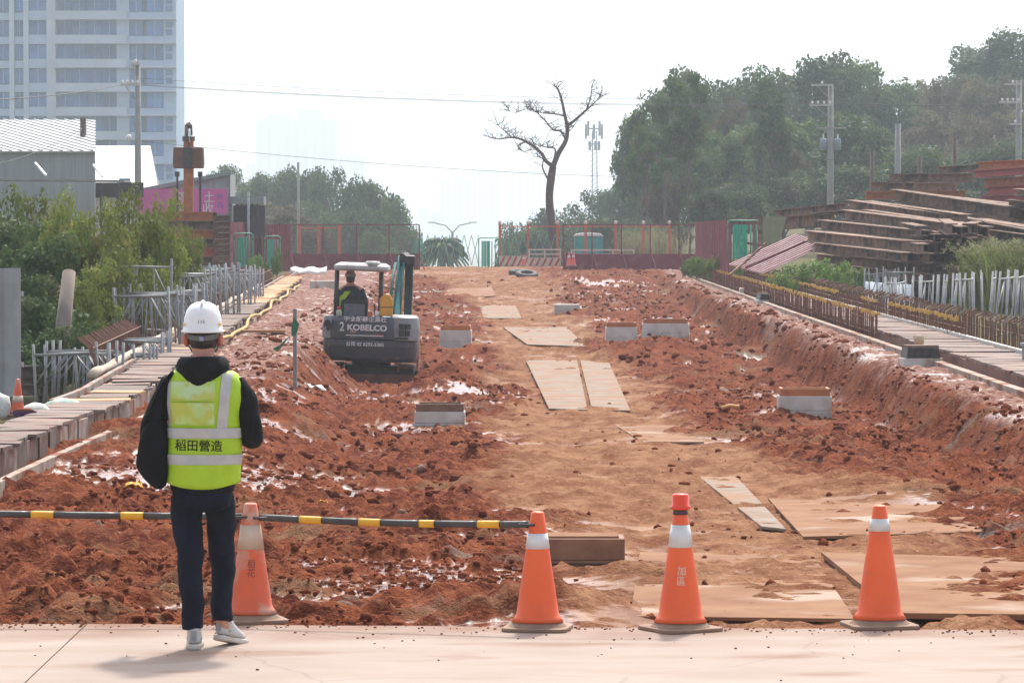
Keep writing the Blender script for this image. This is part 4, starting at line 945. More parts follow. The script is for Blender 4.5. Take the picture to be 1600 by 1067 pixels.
bk = MB(); bk.prism([(2.9, .75), (3.3, .9), (3.5, .7), (3.4, .35), (3.05, .2), (2.85, .3)], 'x', bx - .06, bx + .42); bk.build('bucket', mud_st, EX, bev=.02)
# jerry can strapped on the deck
jc = thing('jerry_can', 'yellow plastic jerry can standing on the excavator', 'jerry can', (ex0 + .34, EY + .22, .39), .1)
b = MB(); b.prism([(-.125, 0), (.125, 0), (.125, .30), (.07, .42), (-.03, .43), (-.125, .33)], 'y', -.09, .09); b.build('can_body', mat('yellow plastic', (.70, .36, .03), (.62, .30, .04), 5, .45), jc, bev=.025)
MB().tube([(-.01, 0, .43), (-.01, 0, .47)], .03, 10).build('cap', mat('red cap', (.55, .06, .04)), jc); MB().tube([(.02, 0, .40), (.10, 0, .38)], .014, 6).build('handle', mat('yellow plastic', (.70, .36, .03)), jc)
MB().box((0, 0, .17), (.256, .186, .015)).build('strap', black_r, jc)
MB().loft([(0, 0, 0, .055, .055), (0, 0, .10, .055, .055), (0, 0, .13, .035, .035)], 12).build('bottle', mat('pale green bottle', (.45, .55, .42)), None, True)
bo2 = bpy.data.objects['bottle']; bo2.location = (ex0 - .56, EY + .2, .385); tag(bo2, 'pale green bottle with red cap beside the operator seat', 'bottle')
MB().loft([(0, 0, .13, .04, .04), (0, 0, .19, .038, .038)], 12).build('cap', mat('red cap', (.55, .06, .04)), bo2, True)
# operator
OP = thing('person', 'person in grey helmet and dark jacket seated at the excavator controls', 'person', (ex0 - .36, EY + .62, .40))
bmx = bpy.data.meshes.new('body'); vs = [(0, 0, .08), (0, -.02, .32), (0, 0, .52), (0, .02, .60), (0, .04, .70), (0, .05, .78), (-.10, .22, .08), (-.12, .5, .06), (-.12, .55, -.3), (.10, .22, .08), (.12, .5, .06), (.12, .55, -.3), (-.20, .0, .48), (-.25, .12, .25), (-.2, .36, .22), (.20, .0, .48), (.26, .12, .25), (.25, .36, .2)]
ed = [(0, 1), (1, 2), (2, 3), (3, 4), (4, 5), (0, 6), (6, 7), (7, 8), (0, 9), (9, 10), (10, 11), (2, 12), (12, 13), (13, 14), (2, 15), (15, 16), (16, 17)]
rr = [.13, .13, .11, .055, .085, .07, .09, .07, .05, .09, .07, .05, .06, .05, .035, .06, .05, .035]
bmx.from_pydata(vs, ed, []); q_ = bmesh.new(); q_.from_mesh(bmx); q_.verts.layers.skin.verify(); q_.to_mesh(bmx); q_.free()
for i, r_ in enumerate(rr): bmx.skin_vertices[0].data[i].radius = (r_, r_)
bmx.skin_vertices[0].data[0].use_root = True
ob = link('body', bmx, skin, OP); ob.modifiers.new('skin', 'SKIN'); ob.modifiers.new('sub', 'SUBSURF').render_levels = 2
jk = MB(); jk.loft([(0, 0, .04, .20, .15), (0, -.01, .2, .21, .155), (0, 0, .4, .225, .15), (0, .0, .52, .20, .12), (0, .02, .585, .09, .08)], 24, 2.3)
for s in (-1, 1): q, r_ = path_tube([(s * .19, 0, .50), (s * .27, .1, .26), (s * .24, .36, .2)], [.075, .068, .05]); jk.tube(q, r_, 12)
jk.build('jacket', mat('charcoal jacket', (.022, .026, .032), (.03, .034, .04), 9, .9), OP, True, sub=1)
b = MB(); b.prism([(-.21, .10), (-.13, .08), (-.10, .30), (.02, .46), (-.10, .46), (-.14, .40), (-.2, .36)], 'y', -.175, -.15); b.build('vest_panel', lime, OP, bev=.01)
MB().loft([(0, .04, .60, .06, .07), (0, .04, .68, .085, .10), (0, .04, .74, .085, .10)], 18).build('hair', hair, OP, True)
MB().loft([(0, .04, .735, .118, .145), (0, .04, .75, .118, .145), (0, .04, .755, .103, .128), (0, .04, .80, .098, .12), (0, .04, .85, .065, .085), (0, .04, .868, .01, .015)], 24).build('helmet', mat('grey helmet shell', (.42, .41, .39)), OP, True)
# ------------------------------------------------------------------ hoardings and fences at the crest
def corrugated(name, label, a, b_, h, m, cat='hoarding', group=None, n=None, amp=.02):
    a, b_ = Vector(a), Vector(b_); d = b_ - a; L_ = d.length; ux = d / L_; nrm = Vector((ux.y, -ux.x, 0))
    t = thing(name, label, cat, a, 0, group); n = n or min(22, max(2, int(L_ / .30)))
    for i in range(n):
        v = []; prof = [(0, 0), (.55, 0), (.64, 1), (.90, 1), (.985, 0)]
        for u, o in prof:
            p = d * ((i + u) / n) + nrm * (o * amp * 2.2)
            v += [p, p + Vector((0, 0, h))]
        w = [q + nrm * -.006 for q in v]; k = len(v)
        f = [(2 * j, 2 * j + 2, 2 * j + 3, 2 * j + 1) for j in range(4)] + [(k + 2 * j + 1, k + 2 * j + 3, k + 2 * j + 2, k + 2 * j) for j in range(4)] + [(1, 3, k + 3, k + 1), (3, 5, k + 5, k + 3), (5, 7, k + 7, k + 5), (7, 9, k + 9, k + 7), (0, 1, k + 1, k), (9, 8, k + 8, k + 9)]
        MB().add(v + w, f).build('panel', m, t)
    for zz in (h * .25, h * .8):
        MB().bar(Vector((0, 0, zz)) - nrm * .04, d + Vector((0, 0, zz)) - nrm * .04, .04, .06).build('rail', m, t)
    return t
def gpt(px, Y, z=0): p = at(px, 345, Y); return Vector((p.x, p.y, z))
corrugated('hoarding', 'maroon sheet hoarding turned end-on beside the mast stack', gpt(352, 62, -.1), gpt(383, 71, -.1), 2.25, maroon)
corrugated('hoarding', 'maroon sheet hoarding behind the green folding gate posts', gpt(381, 72, -.1), gpt(412, 73, -.1), 2.2, maroon)
corrugated('hoarding', 'maroon sheet hoarding joining the open mesh fence', gpt(409, 72.5, -.1), gpt(452, 74, -.1), 2.15, maroon)
corrugated('hoarding', 'maroon sheet hoarding before the wooded hill', gpt(1087, 70, -.1), gpt(1143, 56, .0), 2.25, maroon)
mesh_m = mat('thin fence wire', (.28, .16, .14))
def open_fence(xs_, Y, label, hb=.72, ht=2.03):
    t = thing('mesh_fence', label, 'fence', gpt(xs_[0], Y))
    o = t.location
    for px in xs_: p = gpt(px, Y) - o; MB().box(p + Vector((0, 0, ht / 2)), (.06, .06, ht)).build('post', maroon, t); MB().bar(p + Vector((0, -.02, .9)), p + Vector((.25, -.8, 0.0)), .04, .04).build('stay', maroon, t)
    a, b_ = gpt(xs_[0], Y) - o, gpt(xs_[-1], Y) - o
    MB().bar(a + Vector((0, 0, ht)), b_ + Vector((0, 0, ht)), .05, .045).build('top_rail', maroon, t)
    for i in range(len(xs_) - 1):
        p, q = gpt(xs_[i], Y) - o, gpt(xs_[i + 1], Y) - o; w = q.x - p.x
        MB().box(((p.x + q.x) / 2, -.04, hb / 2 + .0), (w - .07, .025, hb)).build('board', maroon, t)
        b = MB(); k = int(w / .12)
        for j in range(1, k): b.box((p.x + w * j / k, 0, (hb + ht) / 2), (.006, .006, ht - hb))
        for j in range(1, 11): b.box(((p.x + q.x) / 2, 0, hb + (ht - hb) * j / 11), (w, .006, .006))
        stuff(b.build('wire_mesh', mesh_m, t))
    return t
open_fence([453, 505, 557, 608, 655], 75, 'mesh fence with low maroon boards left of the gap in the fence')
open_fence([880, 925, 971, 1016, 1061, 1090], 75, 'mesh fence with low maroon boards in front of the bin')
of = thing('post_fence', 'orange post-and-rail fence far behind the mesh fence', 'fence', gpt(468, 84))
for px in (468, 498, 530): p = gpt(px, 84) - of.location; MB().box(p + Vector((0, 0, 1.0)), (.16, .1, 2.1)).build('post', orange_p, of)
MB().box(((gpt(530, 84).x - of.location.x) / 2, 0, 1.85), (gpt(535, 84).x - of.location.x, .05, .07)).build('rail', orange_p, of)
of = thing('post_fence', 'orange post-and-rail fence round the dead tree', 'fence', gpt(781, 82))
for px in (781, 825, 871, 915, 962, 1005, 1046): p = gpt(px, 82) - of.location; MB().box(p + Vector((0, 0, .9)), (.13, .1, 2.3)).build('post', orange_p, of); MB().loft([(p.x, 0, 2.05, .07, .07), (p.x, 0, 2.16, .09, .09), (p.x, 0, 2.22, .03, .03)], 8).build('post_cap', mat('pale cap', (.65, .5, .45)), of)
MB().box(((gpt(1046, 82).x - of.location.x) / 2, 0, 1.93), (gpt(1046, 82).x - of.location.x, .04, .05)).build('rail', orange_p, of)

# folding gates: a pack of green tubes, and the stretched lattice
def gate_pack(px0, px1, pyt, pyb, Y, label, solid=True):
    a, c = at(px0, pyb, Y), at(px1, pyb, Y); h = at(px0, pyt, Y).z - a.z; w = c.x - a.x
    t = thing('folding_gate', label, 'gate', a, 0, 'green folding gates')
    n = 7
    for i in range(n):
        x = w * i / (n - 1); b = MB()
        MB().tube([(x, .03 * (i % 2), 0), (x, .03 * (i % 2), h * (.98 if i in (0, n - 1) else .9))], .022, 6).build('upright', green_p, t, True)
    MB().tube([(0, 0, h * .8), (0, 0, h * .95), (.06, 0, h), (w * .5, 0, h), (w - .06, 0, h), (w, 0, h * .95), (w, 0, h * .8)], .025, 6).build('top_hoop', green_p, t, True)
    if solid:
        k = 5
        for i in range(k):
            x0, x1 = w * (.14 + .44 * i / k), w * (.14 + .44 * (i + .86) / k); MB().box(((x0 + x1) / 2, -.03 - .025 * (i % 2), h * .47), (x1 - x0, .012, h * .86)).build('slat', mat('bright green mesh sheet', (.03, .42, .27), (.03, .34, .22), 9, .6), t)
    return t
gate_pack(366, 395, 365, 419, 63, 'tall green folding gate pack in front of the turned maroon hoarding')
gate_pack(414, 438, 369, 421, 66, 'green folding gate pack standing by the weeds')
gate_pack(748, 779, 372, 418, 76, 'green folding gate pack where the lattice begins')
gate_pack(1137, 1191, 345, 407, 53, 'wide bright green folding gate pack beside the olive panel')
def lattice(px0, px1, Y, h, label, n):
    a = gpt(px0, Y, 0); w = gpt(px1, Y).x - a.x; t = thing('lattice_gate', label, 'gate', a)
    for i in range(n):
        for s in (0, 1):
            x0, x1 = w * i / n, w * (i + 1) / n
            if s: x0, x1 = x1, x0
            MB().bar((x0, .02 * s, .15), (x1, .02 * s, h), .012, .03).build('slat', mat('pale green lattice', (.14, .34, .28)), t); MB().bar((x0 + w / n * .5 * (1 - 2 * s), .02 * s, .15), (x0 + (x1 - x0) * .5, .02 * s, .15 + (h - .15) * .0 + .01), .012, .02).build('link', mat('pale green lattice', (.14, .34, .28)), t)
lattice(657, 748, 77, 1.55, 'pale green lattice stretched across the gap in the fence', 8); lattice(779, 880, 78, 1.6, 'pale green lattice stretched before the dead tree', 8)
gate_pack(648, 660, 372, 416, 77.5, 'thin green gate post pack at the end of the mesh fence', False)

# striped barriers, bin, rail, tyres
def striped(px0, px1, pyt, pyb, Y, label):
    a, c = at(px0, pyb, Y), at(px1, pyb, Y); h = at(px0, pyt, Y).z - a.z; w = c.x - a.x
    t = thing('striped_barrier', label, 'barrier', a, 0, 'striped barriers at the crest'); MB().box((w / 2, 0, h / 2), (w, .05, h)).build('panel', mat('cream panel', (.62, .54, .44)), t)
    n = int(w / .26)
    for i in range(n):
        x = w * i / n; MB().prism([(x, .02), (x + .11, .02), (min(w, x + .11 + h * .45), h - .02), (min(w, x + h * .45), h - .02)], 'y', -.032, -.027).build('stripe', mat('faded red stripe', (.42, .10, .07)), t)
    return t
striped(779, 826, 400, 417, 76.5, 'cream barrier with faded red stripes beside the green gate pack')
t = striped(826, 876, 403, 416, 75.6, 'cream guard rail with striped foot panel in front of the dead tree')
for z in (.55, .75): MB().box((.73, 0, z), (1.45, .05, .06)).build('rail', mat('cream panel', (.62, .54, .44)), t)
for x in (.02, .73, 1.44): MB().box((x, 0, .42), (.07, .06, .75)).build('post', mat('cream panel', (.62, .54, .44)), t)
a = at(897, 390, 84); w = at(942, 390, 84).x - a.x; t = thing('waste_bin', 'teal waste bin with a white domed lid behind the fence', 'bin', a)
b = MB(); b.prism([(.03, -1.2), (w - .03, -1.2), (w, .66), (0, .66)], 'y', -.4, .4); b.build('bin_body', mat('teal plastic', (.03, .33, .30), (.025, .27, .25), 3, .5), t, bev=.04)
MB().prism([(-.03, .66), (w + .03, .66), (w - .1, .80), (w * .5, .86), (.1, .80)], 'y', -.45, .45).build('lid', white_p, t, bev=.03)
t = thing('guard_rail', 'pale guard rail running below the teal bin', 'guard rail', gpt(893, 79)); wl_ = gpt(990, 79).x - t.location.x
for z in (.62, .82): MB().box((wl_ / 2, 0, z), (wl_, .05, .07)).build('rail', mat('cream panel', (.62, .54, .44)), t)
for k in range(4): MB().box((wl_ * k / 3, 0, .4), (.07, .06, .9)).build('post', mat('cream panel', (.62, .54, .44)), t)
def tyre(px, py, Y, label, tilt):
    p = at(px, py, Y); b = MB(); n, m2 = 28, 10; v = []; f = []
    for i in range(n):
        a = 2 * pi * i / n
        for j in range(m2): c = 2 * pi * j / m2; r = .36 + .13 * cos(c); v.append((r * cos(a), r * sin(a), .11 * sin(c)))
    for i in range(n):
        for j in range(m2): f.append((i * m2 + j, ((i + 1) % n) * m2 + j, ((i + 1) % n) * m2 + (j + 1) % m2, i * m2 + (j + 1) % m2))
    o = b.add(v, f).build('tyre', black_r, None, True); o.location = (p.x, p.y, gz(p.x, p.y, True) + .1); o.rotation_euler = (tilt, .05, 0); tag(o, label, 'tyre')
tyre(823, 424, 70.5, 'old black tyre lying on the crest of the track', .25); tyre(812, 420, 71.6, 'worn tyre tipped behind another tyre on the crest', .1)
b = MB(); p = gpt(480, 70); v = []
for i in range(9):
    for j in range(3): v.append((p.x - .7 + i * .19, p.y - .2 * j, -.02 + .26 * (2 - j) * .5 + .05 * sin(i * 1.7 + j)))
b.add(v, [(3 * i + j, 3 * i + 3 + j, 3 * i + 4 + j, 3 * i + 1 + j) for i in range(8) for j in range(2)]); tag(b.build('crumpled_sheet', white_p, None, True), 'crumpled white sheeting at the foot of the maroon boards', 'sheeting').modifiers.new('th', 'SOLIDIFY').thickness = .01

# things round the right gate
pb = at(1186, 408, 52); t = thing('leaning_panel', 'olive panel with a red mark leaning beside the green gate', 'panel', (pb.x, pb.y, pb.z - .15))
b = MB(); b.prism([(.1, 0), (.42, 0), (.86, 1.52), (.12, 1.55)], 'y', -.03, .03); b.build('sheet', mat('olive panel', (.26, .30, .18), (.22, .25, .15), 4, .7), t)
MB().prism([(.20, .45), (.28, .35), (.36, .85), (.30, .60)], 'y', -.036, -.031).build('red_mark', mat('red spray', (.45, .06, .04)), t)
MB().box((.03, -.02, .72), (.14, .10, 1.7)).build('post', rust, t)
t = thing('collapsed_panel', 'maroon ribbed panel lying slanted against the beam pile', 'panel', (0, 0, 0))
c4_ = [at(1203, 425, 49.5), at(1288, 396, 49.5), at(1242, 368, 51.5), at(1216, 400, 51.2)]
A_, B_, C_ = at(1190, 428, 49), at(1297, 380, 49), at(1244, 367, 49.9); D_ = A_ + (C_ - B_)
n = 12
for i in range(n):
    for (u0, u1, up) in ((i / n, (i + .55) / n, 0), ((i + .55) / n, (i + 1) / n, .03)):
        p = [A_.lerp(D_, u0), B_.lerp(C_, u0), B_.lerp(C_, u1), A_.lerp(D_, u1)]; nr = (B_ - A_).cross(D_ - A_).normalized(); nr = nr if nr.z > 0 else -nr
        MB().add([q + nr * up for q in p] + [q + nr * (up - .02) for q in p], [(0, 1, 2, 3), (7, 6, 5, 4), (0, 4, 5, 1), (1, 5, 6, 2), (2, 6, 7, 3), (3, 7, 4, 0)]).build('rib' if up else 'strip', mat('pale maroon sheet', (.40, .24, .24), (.30, .14, .15), 4, .6, var=.1), t)
MB().bar(A_.lerp(D_, .5) + Vector((0, 0, .06)), B_.lerp(C_, .45) + Vector((0, 0, .06)), .07, .04).build('batten', maroon, t)
MB().bar(at(1140, 430, 48), at(1197, 380, 48.5), .06, .06).build('brace', rust, t); MB().bar(at(1166, 380, 48.4), at(1196, 384, 48.4), .06, .06).build('brace', rust, t)

# stake with green flags, litter
p = gp(461, 624, -.42); t = thing('survey_stake', 'grey survey stake with two green ribbon flags beside the digger', 'stake', (p.x, p.y, gz(p.x, p.y) - .1))
sc1 = p.y / FPX; MB().box((0, 0, .62), (.055, .05, 1.24)).build('stake_post', mat('weathered stake', (.30, .29, .29), (.22, .21, .20), 8, .9, .2), t)
gf = mat('green ribbon', (.03, .14, .07), (.04, .18, .09), 6, .7)
b = MB(); b.add([(-.01, -.035, 1.12), (.07, -.05, 1.02), (.02, -.035, .86), (-.05, -.05, .84), (-.05, -.04, 1.0)], [(0, 1, 2, 3, 4)]); b.build('ribbon', gf, t).modifiers.new('th', 'SOLIDIFY').thickness = .004
b = MB(); b.add([(-.06, -.04, .86), (-.21, -.05, .72), (-.23, -.06, .70), (-.33, -.05, .66), (-.26, -.04, .61), (-.19, -.03, .68)], [(0, 1, 2, 3, 4, 5)]); b.build('ribbon', gf, t).modifiers.new('th', 'SOLIDIFY').thickness = .004
def rag(px, py, sx, sy, m, name, label, cat, h=.05, zz=-.18):
    p = gp(px, py, zz); z = gz(p.x, p.y, True); p = gp(px, py, z); b = MB(); v = []; n = 7; rg_ = random.Random(px)
    for i in range(n):
        for j in range(4): v.append((p.x + (i / (n - 1) - .5) * sx + rg_.uniform(-.1, .1) * sx, p.y + (j / 3 - .5) * sy + rg_.uniform(-.1, .1) * sy, gz(p.x, p.y, True) + .02 + h * rg_.random() * (1 if 0 < i < n - 1 else .3)))
    b.add(v, [(4 * i + j, 4 * i + 4 + j, 4 * i + 5 + j, 4 * i + 1 + j) for i in range(n - 1) for j in range(3)]); o = b.build(name, m, None, True); o.modifiers.new('th', 'SOLIDIFY').thickness = .006; tag(o, label, cat)
yel = mat('yellow cloth', (.75, .36, .03), (.66, .30, .03), 6, .7)
rag(208, 771, .17, .12, yel, 'rag', 'crumpled yellow rag on the soil left of the walking man', 'rag', .09); rag(505, 792, .09, .06, yel, 'rag', 'small yellow scrap on the grey clay by the black and yellow pole', 'rag', .03)
rag(405, 857, .10, .06, white_p, 'scrap', 'pale torn scrap on the soil near the banded pole', 'scrap', .02); rag(482, 580, .5, .3, white_p, 'plastic_scrap', 'pale crumpled plastic beside the survey stake', 'scrap', .12, -.5)
b = MB()
for s in range(3):
    p = gp(560 + 45 * s, 806 + 4 * s, -.22); pts = []
    for i in range(12): pts.append((p.x + i * .05, p.y + .10 * sin(i * .9 + s * 2), gz(p.x + i * .05, p.y, True) + .02 + .025 * sin(i * 1.3 + s)))
    b.tube(pts, .0045, 5)
tag(b.build('wire_tangle', mat('brown wire', (.16, .08, .05))), 'tangled brown wires on the soil behind the banded pole', 'wire')
p = gp(1140, 655, -.7); b = MB(); b.tube([(p.x - .12, p.y, gz(p.x, p.y, True) + .05), (p.x, p.y, gz(p.x, p.y, True) + .09), (p.x + .14, p.y + .03, gz(p.x, p.y, True) + .07)], .03, 8); tag(b.build('pipe_offcut', mat('orange pvc', (.62, .33, .10)), None, True), 'short orange pipe offcut beside the haul track', 'pipe')

# far left: metal sheet, bucket, sandbags, dark beams
corrugated('metal_sheet', 'tall grey corrugated metal sheet beside the striped cone', at(-150, 620, 20.4), at(33, 620, 20), 1.55, mat('galvanised sheet', (.38, .40, .41), (.30, .31, .32), 3, .5, metal=.2), 'metal sheet', None, 7, .018)
p = at(38, 664, 17.9); t = thing('bucket', 'purple plastic bucket with soil in it on the drain edge', 'bucket', p)
MB().loft([(0, 0, 0, .10, .10), (0, 0, .14, .13, .13), (0, 0, .15, .145, .145)], 20, cap=True).build('pail', mat('purple plastic', (.09, .05, .22), (.075, .04, .18), 4, .5), t, True); MB().loft([(0, 0, .15, .125, .125), (0, 0, .18, .06, .06)], 14).build('soil_heap', clod_m, t, True)
def sack(px, py, Y, sx, sy, sz, m, label, rz=0):
    p = at(px, py, Y); b = MB(); b.loft([(0, 0, 0, .42, .40), (0, 0, .18, .5, .5), (0, .02, .55, .5, .48), (0.03, 0, .85, .36, .36), (.05, 0, 1, .1, .12)], 20, 2.6)
    o = b.build('sandbag', m, None, True); o.location = p; o.scale = (sx, sy, sz); o.rotation_euler = (0, 0, rz); wrinkle(o, .06, px); tag(o, label, 'sandbag')
sack_w = mat('woven white sack', (.62, .64, .60), (.48, .50, .44), 9, .8, .3); sack_g = mat('woven green striped sack', (.50, .54, .46), (.20, .36, .30), 5, .8, .3, c3=(.50, .36, .18), c3s=6, c3t=.6)
sack(55, 652, 18.3, .32, .3, .16, sack_w, 'white woven sandbag next to the purple bucket'); sack(98, 648, 19.0, .45, .4, .19, sack_g, 'green and tan striped sandbag below the scaffold frames', .3); sack(68, 662, 17.9, .22, .2, .07, sack_w, 'flat white sack on the drain edge'); sack(-4, 655, 18.2, .3, .3, .28, sack_w, 'white sack bulging at the grey metal sheet')
for i, (px, py) in enumerate(((50, 590), (52, 604), (48, 618))):
    a = at(px - 50, py, 23.5); c = at(px + 12, py, 23.3); hbeam(a, c, .17, .2, rust, 'dark beam lying under the leafy shrubs', 'dark beams under the shrubs')

# ------------------------------------------------------------------ buildings
tw_w = mat('pale tower cladding', (.36, .47, .58), (.32, .43, .54), .15, .8); tw_l = mat('white tower parapet', (.47, .53, .585), None, .2, .7); tw_g = mat('tower glass', (.03, .13, .32), (.06, .19, .41), .4, .35, spec=.15, var=.3); tw_d = mat('tower recess', (.06, .16, .33), None, 1, .6)  # pale blue of the distant haze is put into these tower colours
TY = 218.0 * K; S = TY / FPX
def tx(px): return (px - 800) * S
def tz(py): return CAMZ + (HZ - py) * S
T = thing('apartment_tower', 'tall pale blue-grey apartment tower with balconies beyond the sheds', 'building', (tx(145), TY, 0))
O_ = Vector((tx(145), TY, 0))
def tb(x0, x1, y0, y1, d0, d1, name, m, par=T): return MB().box(((tx(x0) + tx(x1)) / 2 - O_.x, (d0 + d1) / 2, (tz(y0) + tz(y1)) / 2), (tx(x1) - tx(x0), d1 - d0, abs(tz(y0) - tz(y1)))).build(name, m, par)
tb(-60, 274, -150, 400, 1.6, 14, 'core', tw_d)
tb(256, 276, -150, 400, .3, 13, 'corner_pier', tw_w)
for x0, x1 in ((-46, -30), (-14, -6), (16, 23.5), (38, 46), (74, 88), (183, 203)): tb(x0, x1, -150, 400, -.1 if x1 - x0 < 16 else .2, 1.7, 'pier', tw_l if x0 > 0 and x1 < 100 else tw_w)
for k in range(-4, 9):
    yl = 31 + 37.4 * k                       # bottom of each parapet
    tb(88, 277, yl - 1.6, yl + 1.2, -.7, 1.5, 'ledge', tw_l); tb(88, 200, yl - 12.5, yl - 1.7, -.5, -.3, 'parapet', tw_l); tb(203, 257, yl - 11, yl - 1.7, .1, 1.5, 'spandrel', tw_w)
    tb(-60, 74, yl - 1, yl + 1.5, .1, 1.6, 'ledge', tw_w); tb(46, 74, yl - 13, yl - 1.2, .15, .3, 'parapet', tw_w); tb(24, 38, yl - 10, yl - 1.2, .25, .4, 'parapet', tw_w); tb(-6, 16, yl - 10, yl - 1.2, .25, .4, 'parapet', tw_w)
    for x0, x1, d in ((90, 112, 1.45), (113, 134, 1.45), (137, 158, 1.45), (160, 181, 1.45), (204, 223, .5), (230, 255, .45), (47, 73, .8), (24.5, 37.5, .8), (-5, 15.5, .8)):
        w_ = tb(x0, x1, yl + 2.5, yl + 25, d, d + .1, 'window', tw_g)
        tb((x0 + x1) / 2 - .5, (x0 + x1) / 2 + .5, yl + 2.5, yl + 25, d - .06, d + .02, 'mullion', tw_w, w_)
    if k % 2 == 0 or k < 2:
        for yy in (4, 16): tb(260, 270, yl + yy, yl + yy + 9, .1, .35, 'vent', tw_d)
def far_block(px0, px1, pyt, Y, label, steps=(), m=None, wn=6):
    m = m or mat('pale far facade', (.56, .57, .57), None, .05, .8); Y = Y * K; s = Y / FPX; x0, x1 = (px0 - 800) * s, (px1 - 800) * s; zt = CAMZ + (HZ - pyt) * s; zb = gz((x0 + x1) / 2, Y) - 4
    t = thing('distant_tower', label, 'building', ((x0 + x1) / 2, Y, zb)); w = x1 - x0; H = zt - zb
    MB().box((0, w * .3, H / 2), (w, w * .6, H)).build('wall', m, t)
    for sx0, sx1, dy in steps: MB().box((w * ((sx0 + sx1) / 2 - .5), w * .3, H + dy * s / 2), (w * (sx1 - sx0), w * .5, dy * s)).build('roof_block', m, t)
    nfl = int(H / 3.6)
    for c in range(wn):
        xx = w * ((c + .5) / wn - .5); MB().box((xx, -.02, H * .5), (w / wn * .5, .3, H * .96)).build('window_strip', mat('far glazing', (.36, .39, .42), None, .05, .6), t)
    return t
far_block(400, 527, 186, 1280, 'faint hazy apartment block with a stepped roofline', ((.14, .42, 8), (.5, .82, 15)), wn=9)
far_block(527, 572, 243, 1320, 'low faint wing right of the hazy block', wn=4); far_block(384, 400, 256, 1300, 'narrow faint block left of the hazy block', wn=2)
far_block(686, 735, 282, 1560, 'pale far tower block in the haze', ((.45, .9, 10),), wn=5); far_block(737, 782, 262, 1600, 'tallest far tower block in the haze beyond the gap in the fence', ((.1, .8, 4),), wn=5); far_block(786, 850, 262, 1720, 'broad far tower block almost lost in the haze', wn=6)
far_block(652, 672, 325, 1520, 'small far block above the trees in haze', wn=2); far_block(672, 690, 330, 1400, 'low far block beside the palm in haze', wn=2)
# sheds
roof_w = mat('white ribbed roofing', (.52, .52, .505), (.46, .45, .43), 1.2, .5); wall_s = mat('grey ribbed cladding', (.36, .39, .39), (.30, .32, .32), 1.2, .6, stretch=(6, 1, .3)); wall_c = mat('cream wall', (.50, .46, .39), (.45, .41, .34), 1, .8)
sh = thing('shed', 'grey metal shed with a wide white ribbed roof behind the shrubs', 'shed', gpt(-60, 60))
o = sh.location
ev0, ev1, rd0, rd1 = at(-160, 236, 60) - o, at(149, 236, 60) - o, at(-160, 188, 64.5) - o, at(149, 188, 64.5) - o
rf = MB().add([ev0, ev1, rd1, rd0] + [q - Vector((0, 0, .06)) for q in (ev0, ev1, rd1, rd0)], [(0, 1, 2, 3), (7, 6, 5, 4), (0, 4, 5, 1), (1, 5, 6, 2), (2, 6, 7, 3), (3, 7, 4, 0)]).build('roof', roof_w, sh)
for k in range(40):
    u = -1.0 + 2.0 * k / 39; a_ = ev0.lerp(ev1, max(0, min(1, u + .55))); 
    q0, q1 = u, u + .55
    def rp(uu, vv): return (ev0.lerp(ev1, uu)).lerp(rd0.lerp(rd1, uu), vv)
    lo_, hi_ = (0, 1)
    if q0 < 0: hi_ = 1 - (0 - q0) / .55 if q0 > -.55 else -1
    if q1 > 1: lo_ = (q1 - 1) / .55
    if hi_ - lo_ > .05:
        s0, s1 = q0 + (q1 - q0) * (1 - hi_), q0 + (q1 - q0) * (1 - lo_)
        MB().bar(rp(s0, hi_) + Vector((0, -.01, .02)), rp(s1, lo_) + Vector((0, -.01, .02)), .07, .05).build('roof_rib', roof_w, rf)
wl2 = MB(); wl2.box(((ev0.x + ev1.x) / 2, .35, (ev0.z - .3) / 2), (ev1.x - ev0.x - .1, .2, ev0.z + .2)); wl2.build('wall', wall_s, sh)
for k in range(26): MB().box((ev1.x - .15 - .26 * k, .235, ev0.z - .62), (.05, .03, .95)).build('wall_rib', wall_s, sh)
aw = MB(); p0, p1 = at(-160, 279, 58) - o, at(195, 283, 58) - o; aw.bar(p0 + Vector((0, 1, 0)), p1 + Vector((0, 1, 0)), 2.6, .06); aw.build('awning', mat('dull tin', (.34, .33, .31), (.25, .22, .2), 2, .6), sh)
MB().box(((p0.x + p1.x) / 2, 2.2, p0.z - .35), (p1.x - p0.x, .1, .55)).build('awning_shade', mat('painted shade board', (.06, .055, .05)), sh)  # near-black board paints in the shade under the awning
for px in (133, 160): q = at(px, 290, 58) - o; MB().tube([(q.x, .6, -1), (q.x, .6, p1.z)], .05, 6).build('awning_post', dark_m, sh)
for (x0, y0, x1, y1) in ((55, 255, 72, 274), (146, 258, 160, 276)): MB().bar(at(x0, y0, 59.7) - o, at(x1, y1, 58.2) - o, .07, .07).build('awning_stay', white_p, sh)
s2 = thing('shed', 'cream shed with a steep white gable roof beside the utility pole', 'shed', gpt(190, 76)); o2 = s2.location
g = [at(-20, 228, 80), at(235, 228, 80), at(248, 300, 76), at(-20, 300, 76)]; g = [q - o2 for q in g]
MB().add(g + [q - Vector((0, 0, .08)) for q in g], [(0, 1, 2, 3), (7, 6, 5, 4), (0, 4, 5, 1), (1, 5, 6, 2), (2, 6, 7, 3), (3, 7, 4, 0)]).build('roof', roof_w, s2)
ge = [at(248, 302, 76) - o2, at(235, 229, 80) - o2, at(252, 302, 84) - o2]
MB().add(ge + [ge[0] - Vector((0, 0, 4)), ge[2] - Vector((0, 0, 4))], [(0, 1, 2, 4, 3)]).build('gable', wall_s, s2).modifiers.new('th', 'SOLIDIFY').thickness = .1
MB().box(((g[3].x + g[2].x) / 2, .6, g[2].z / 2 - .1), (g[2].x - g[3].x - .4, .2, g[2].z + .1)).build('wall', wall_c, s2)
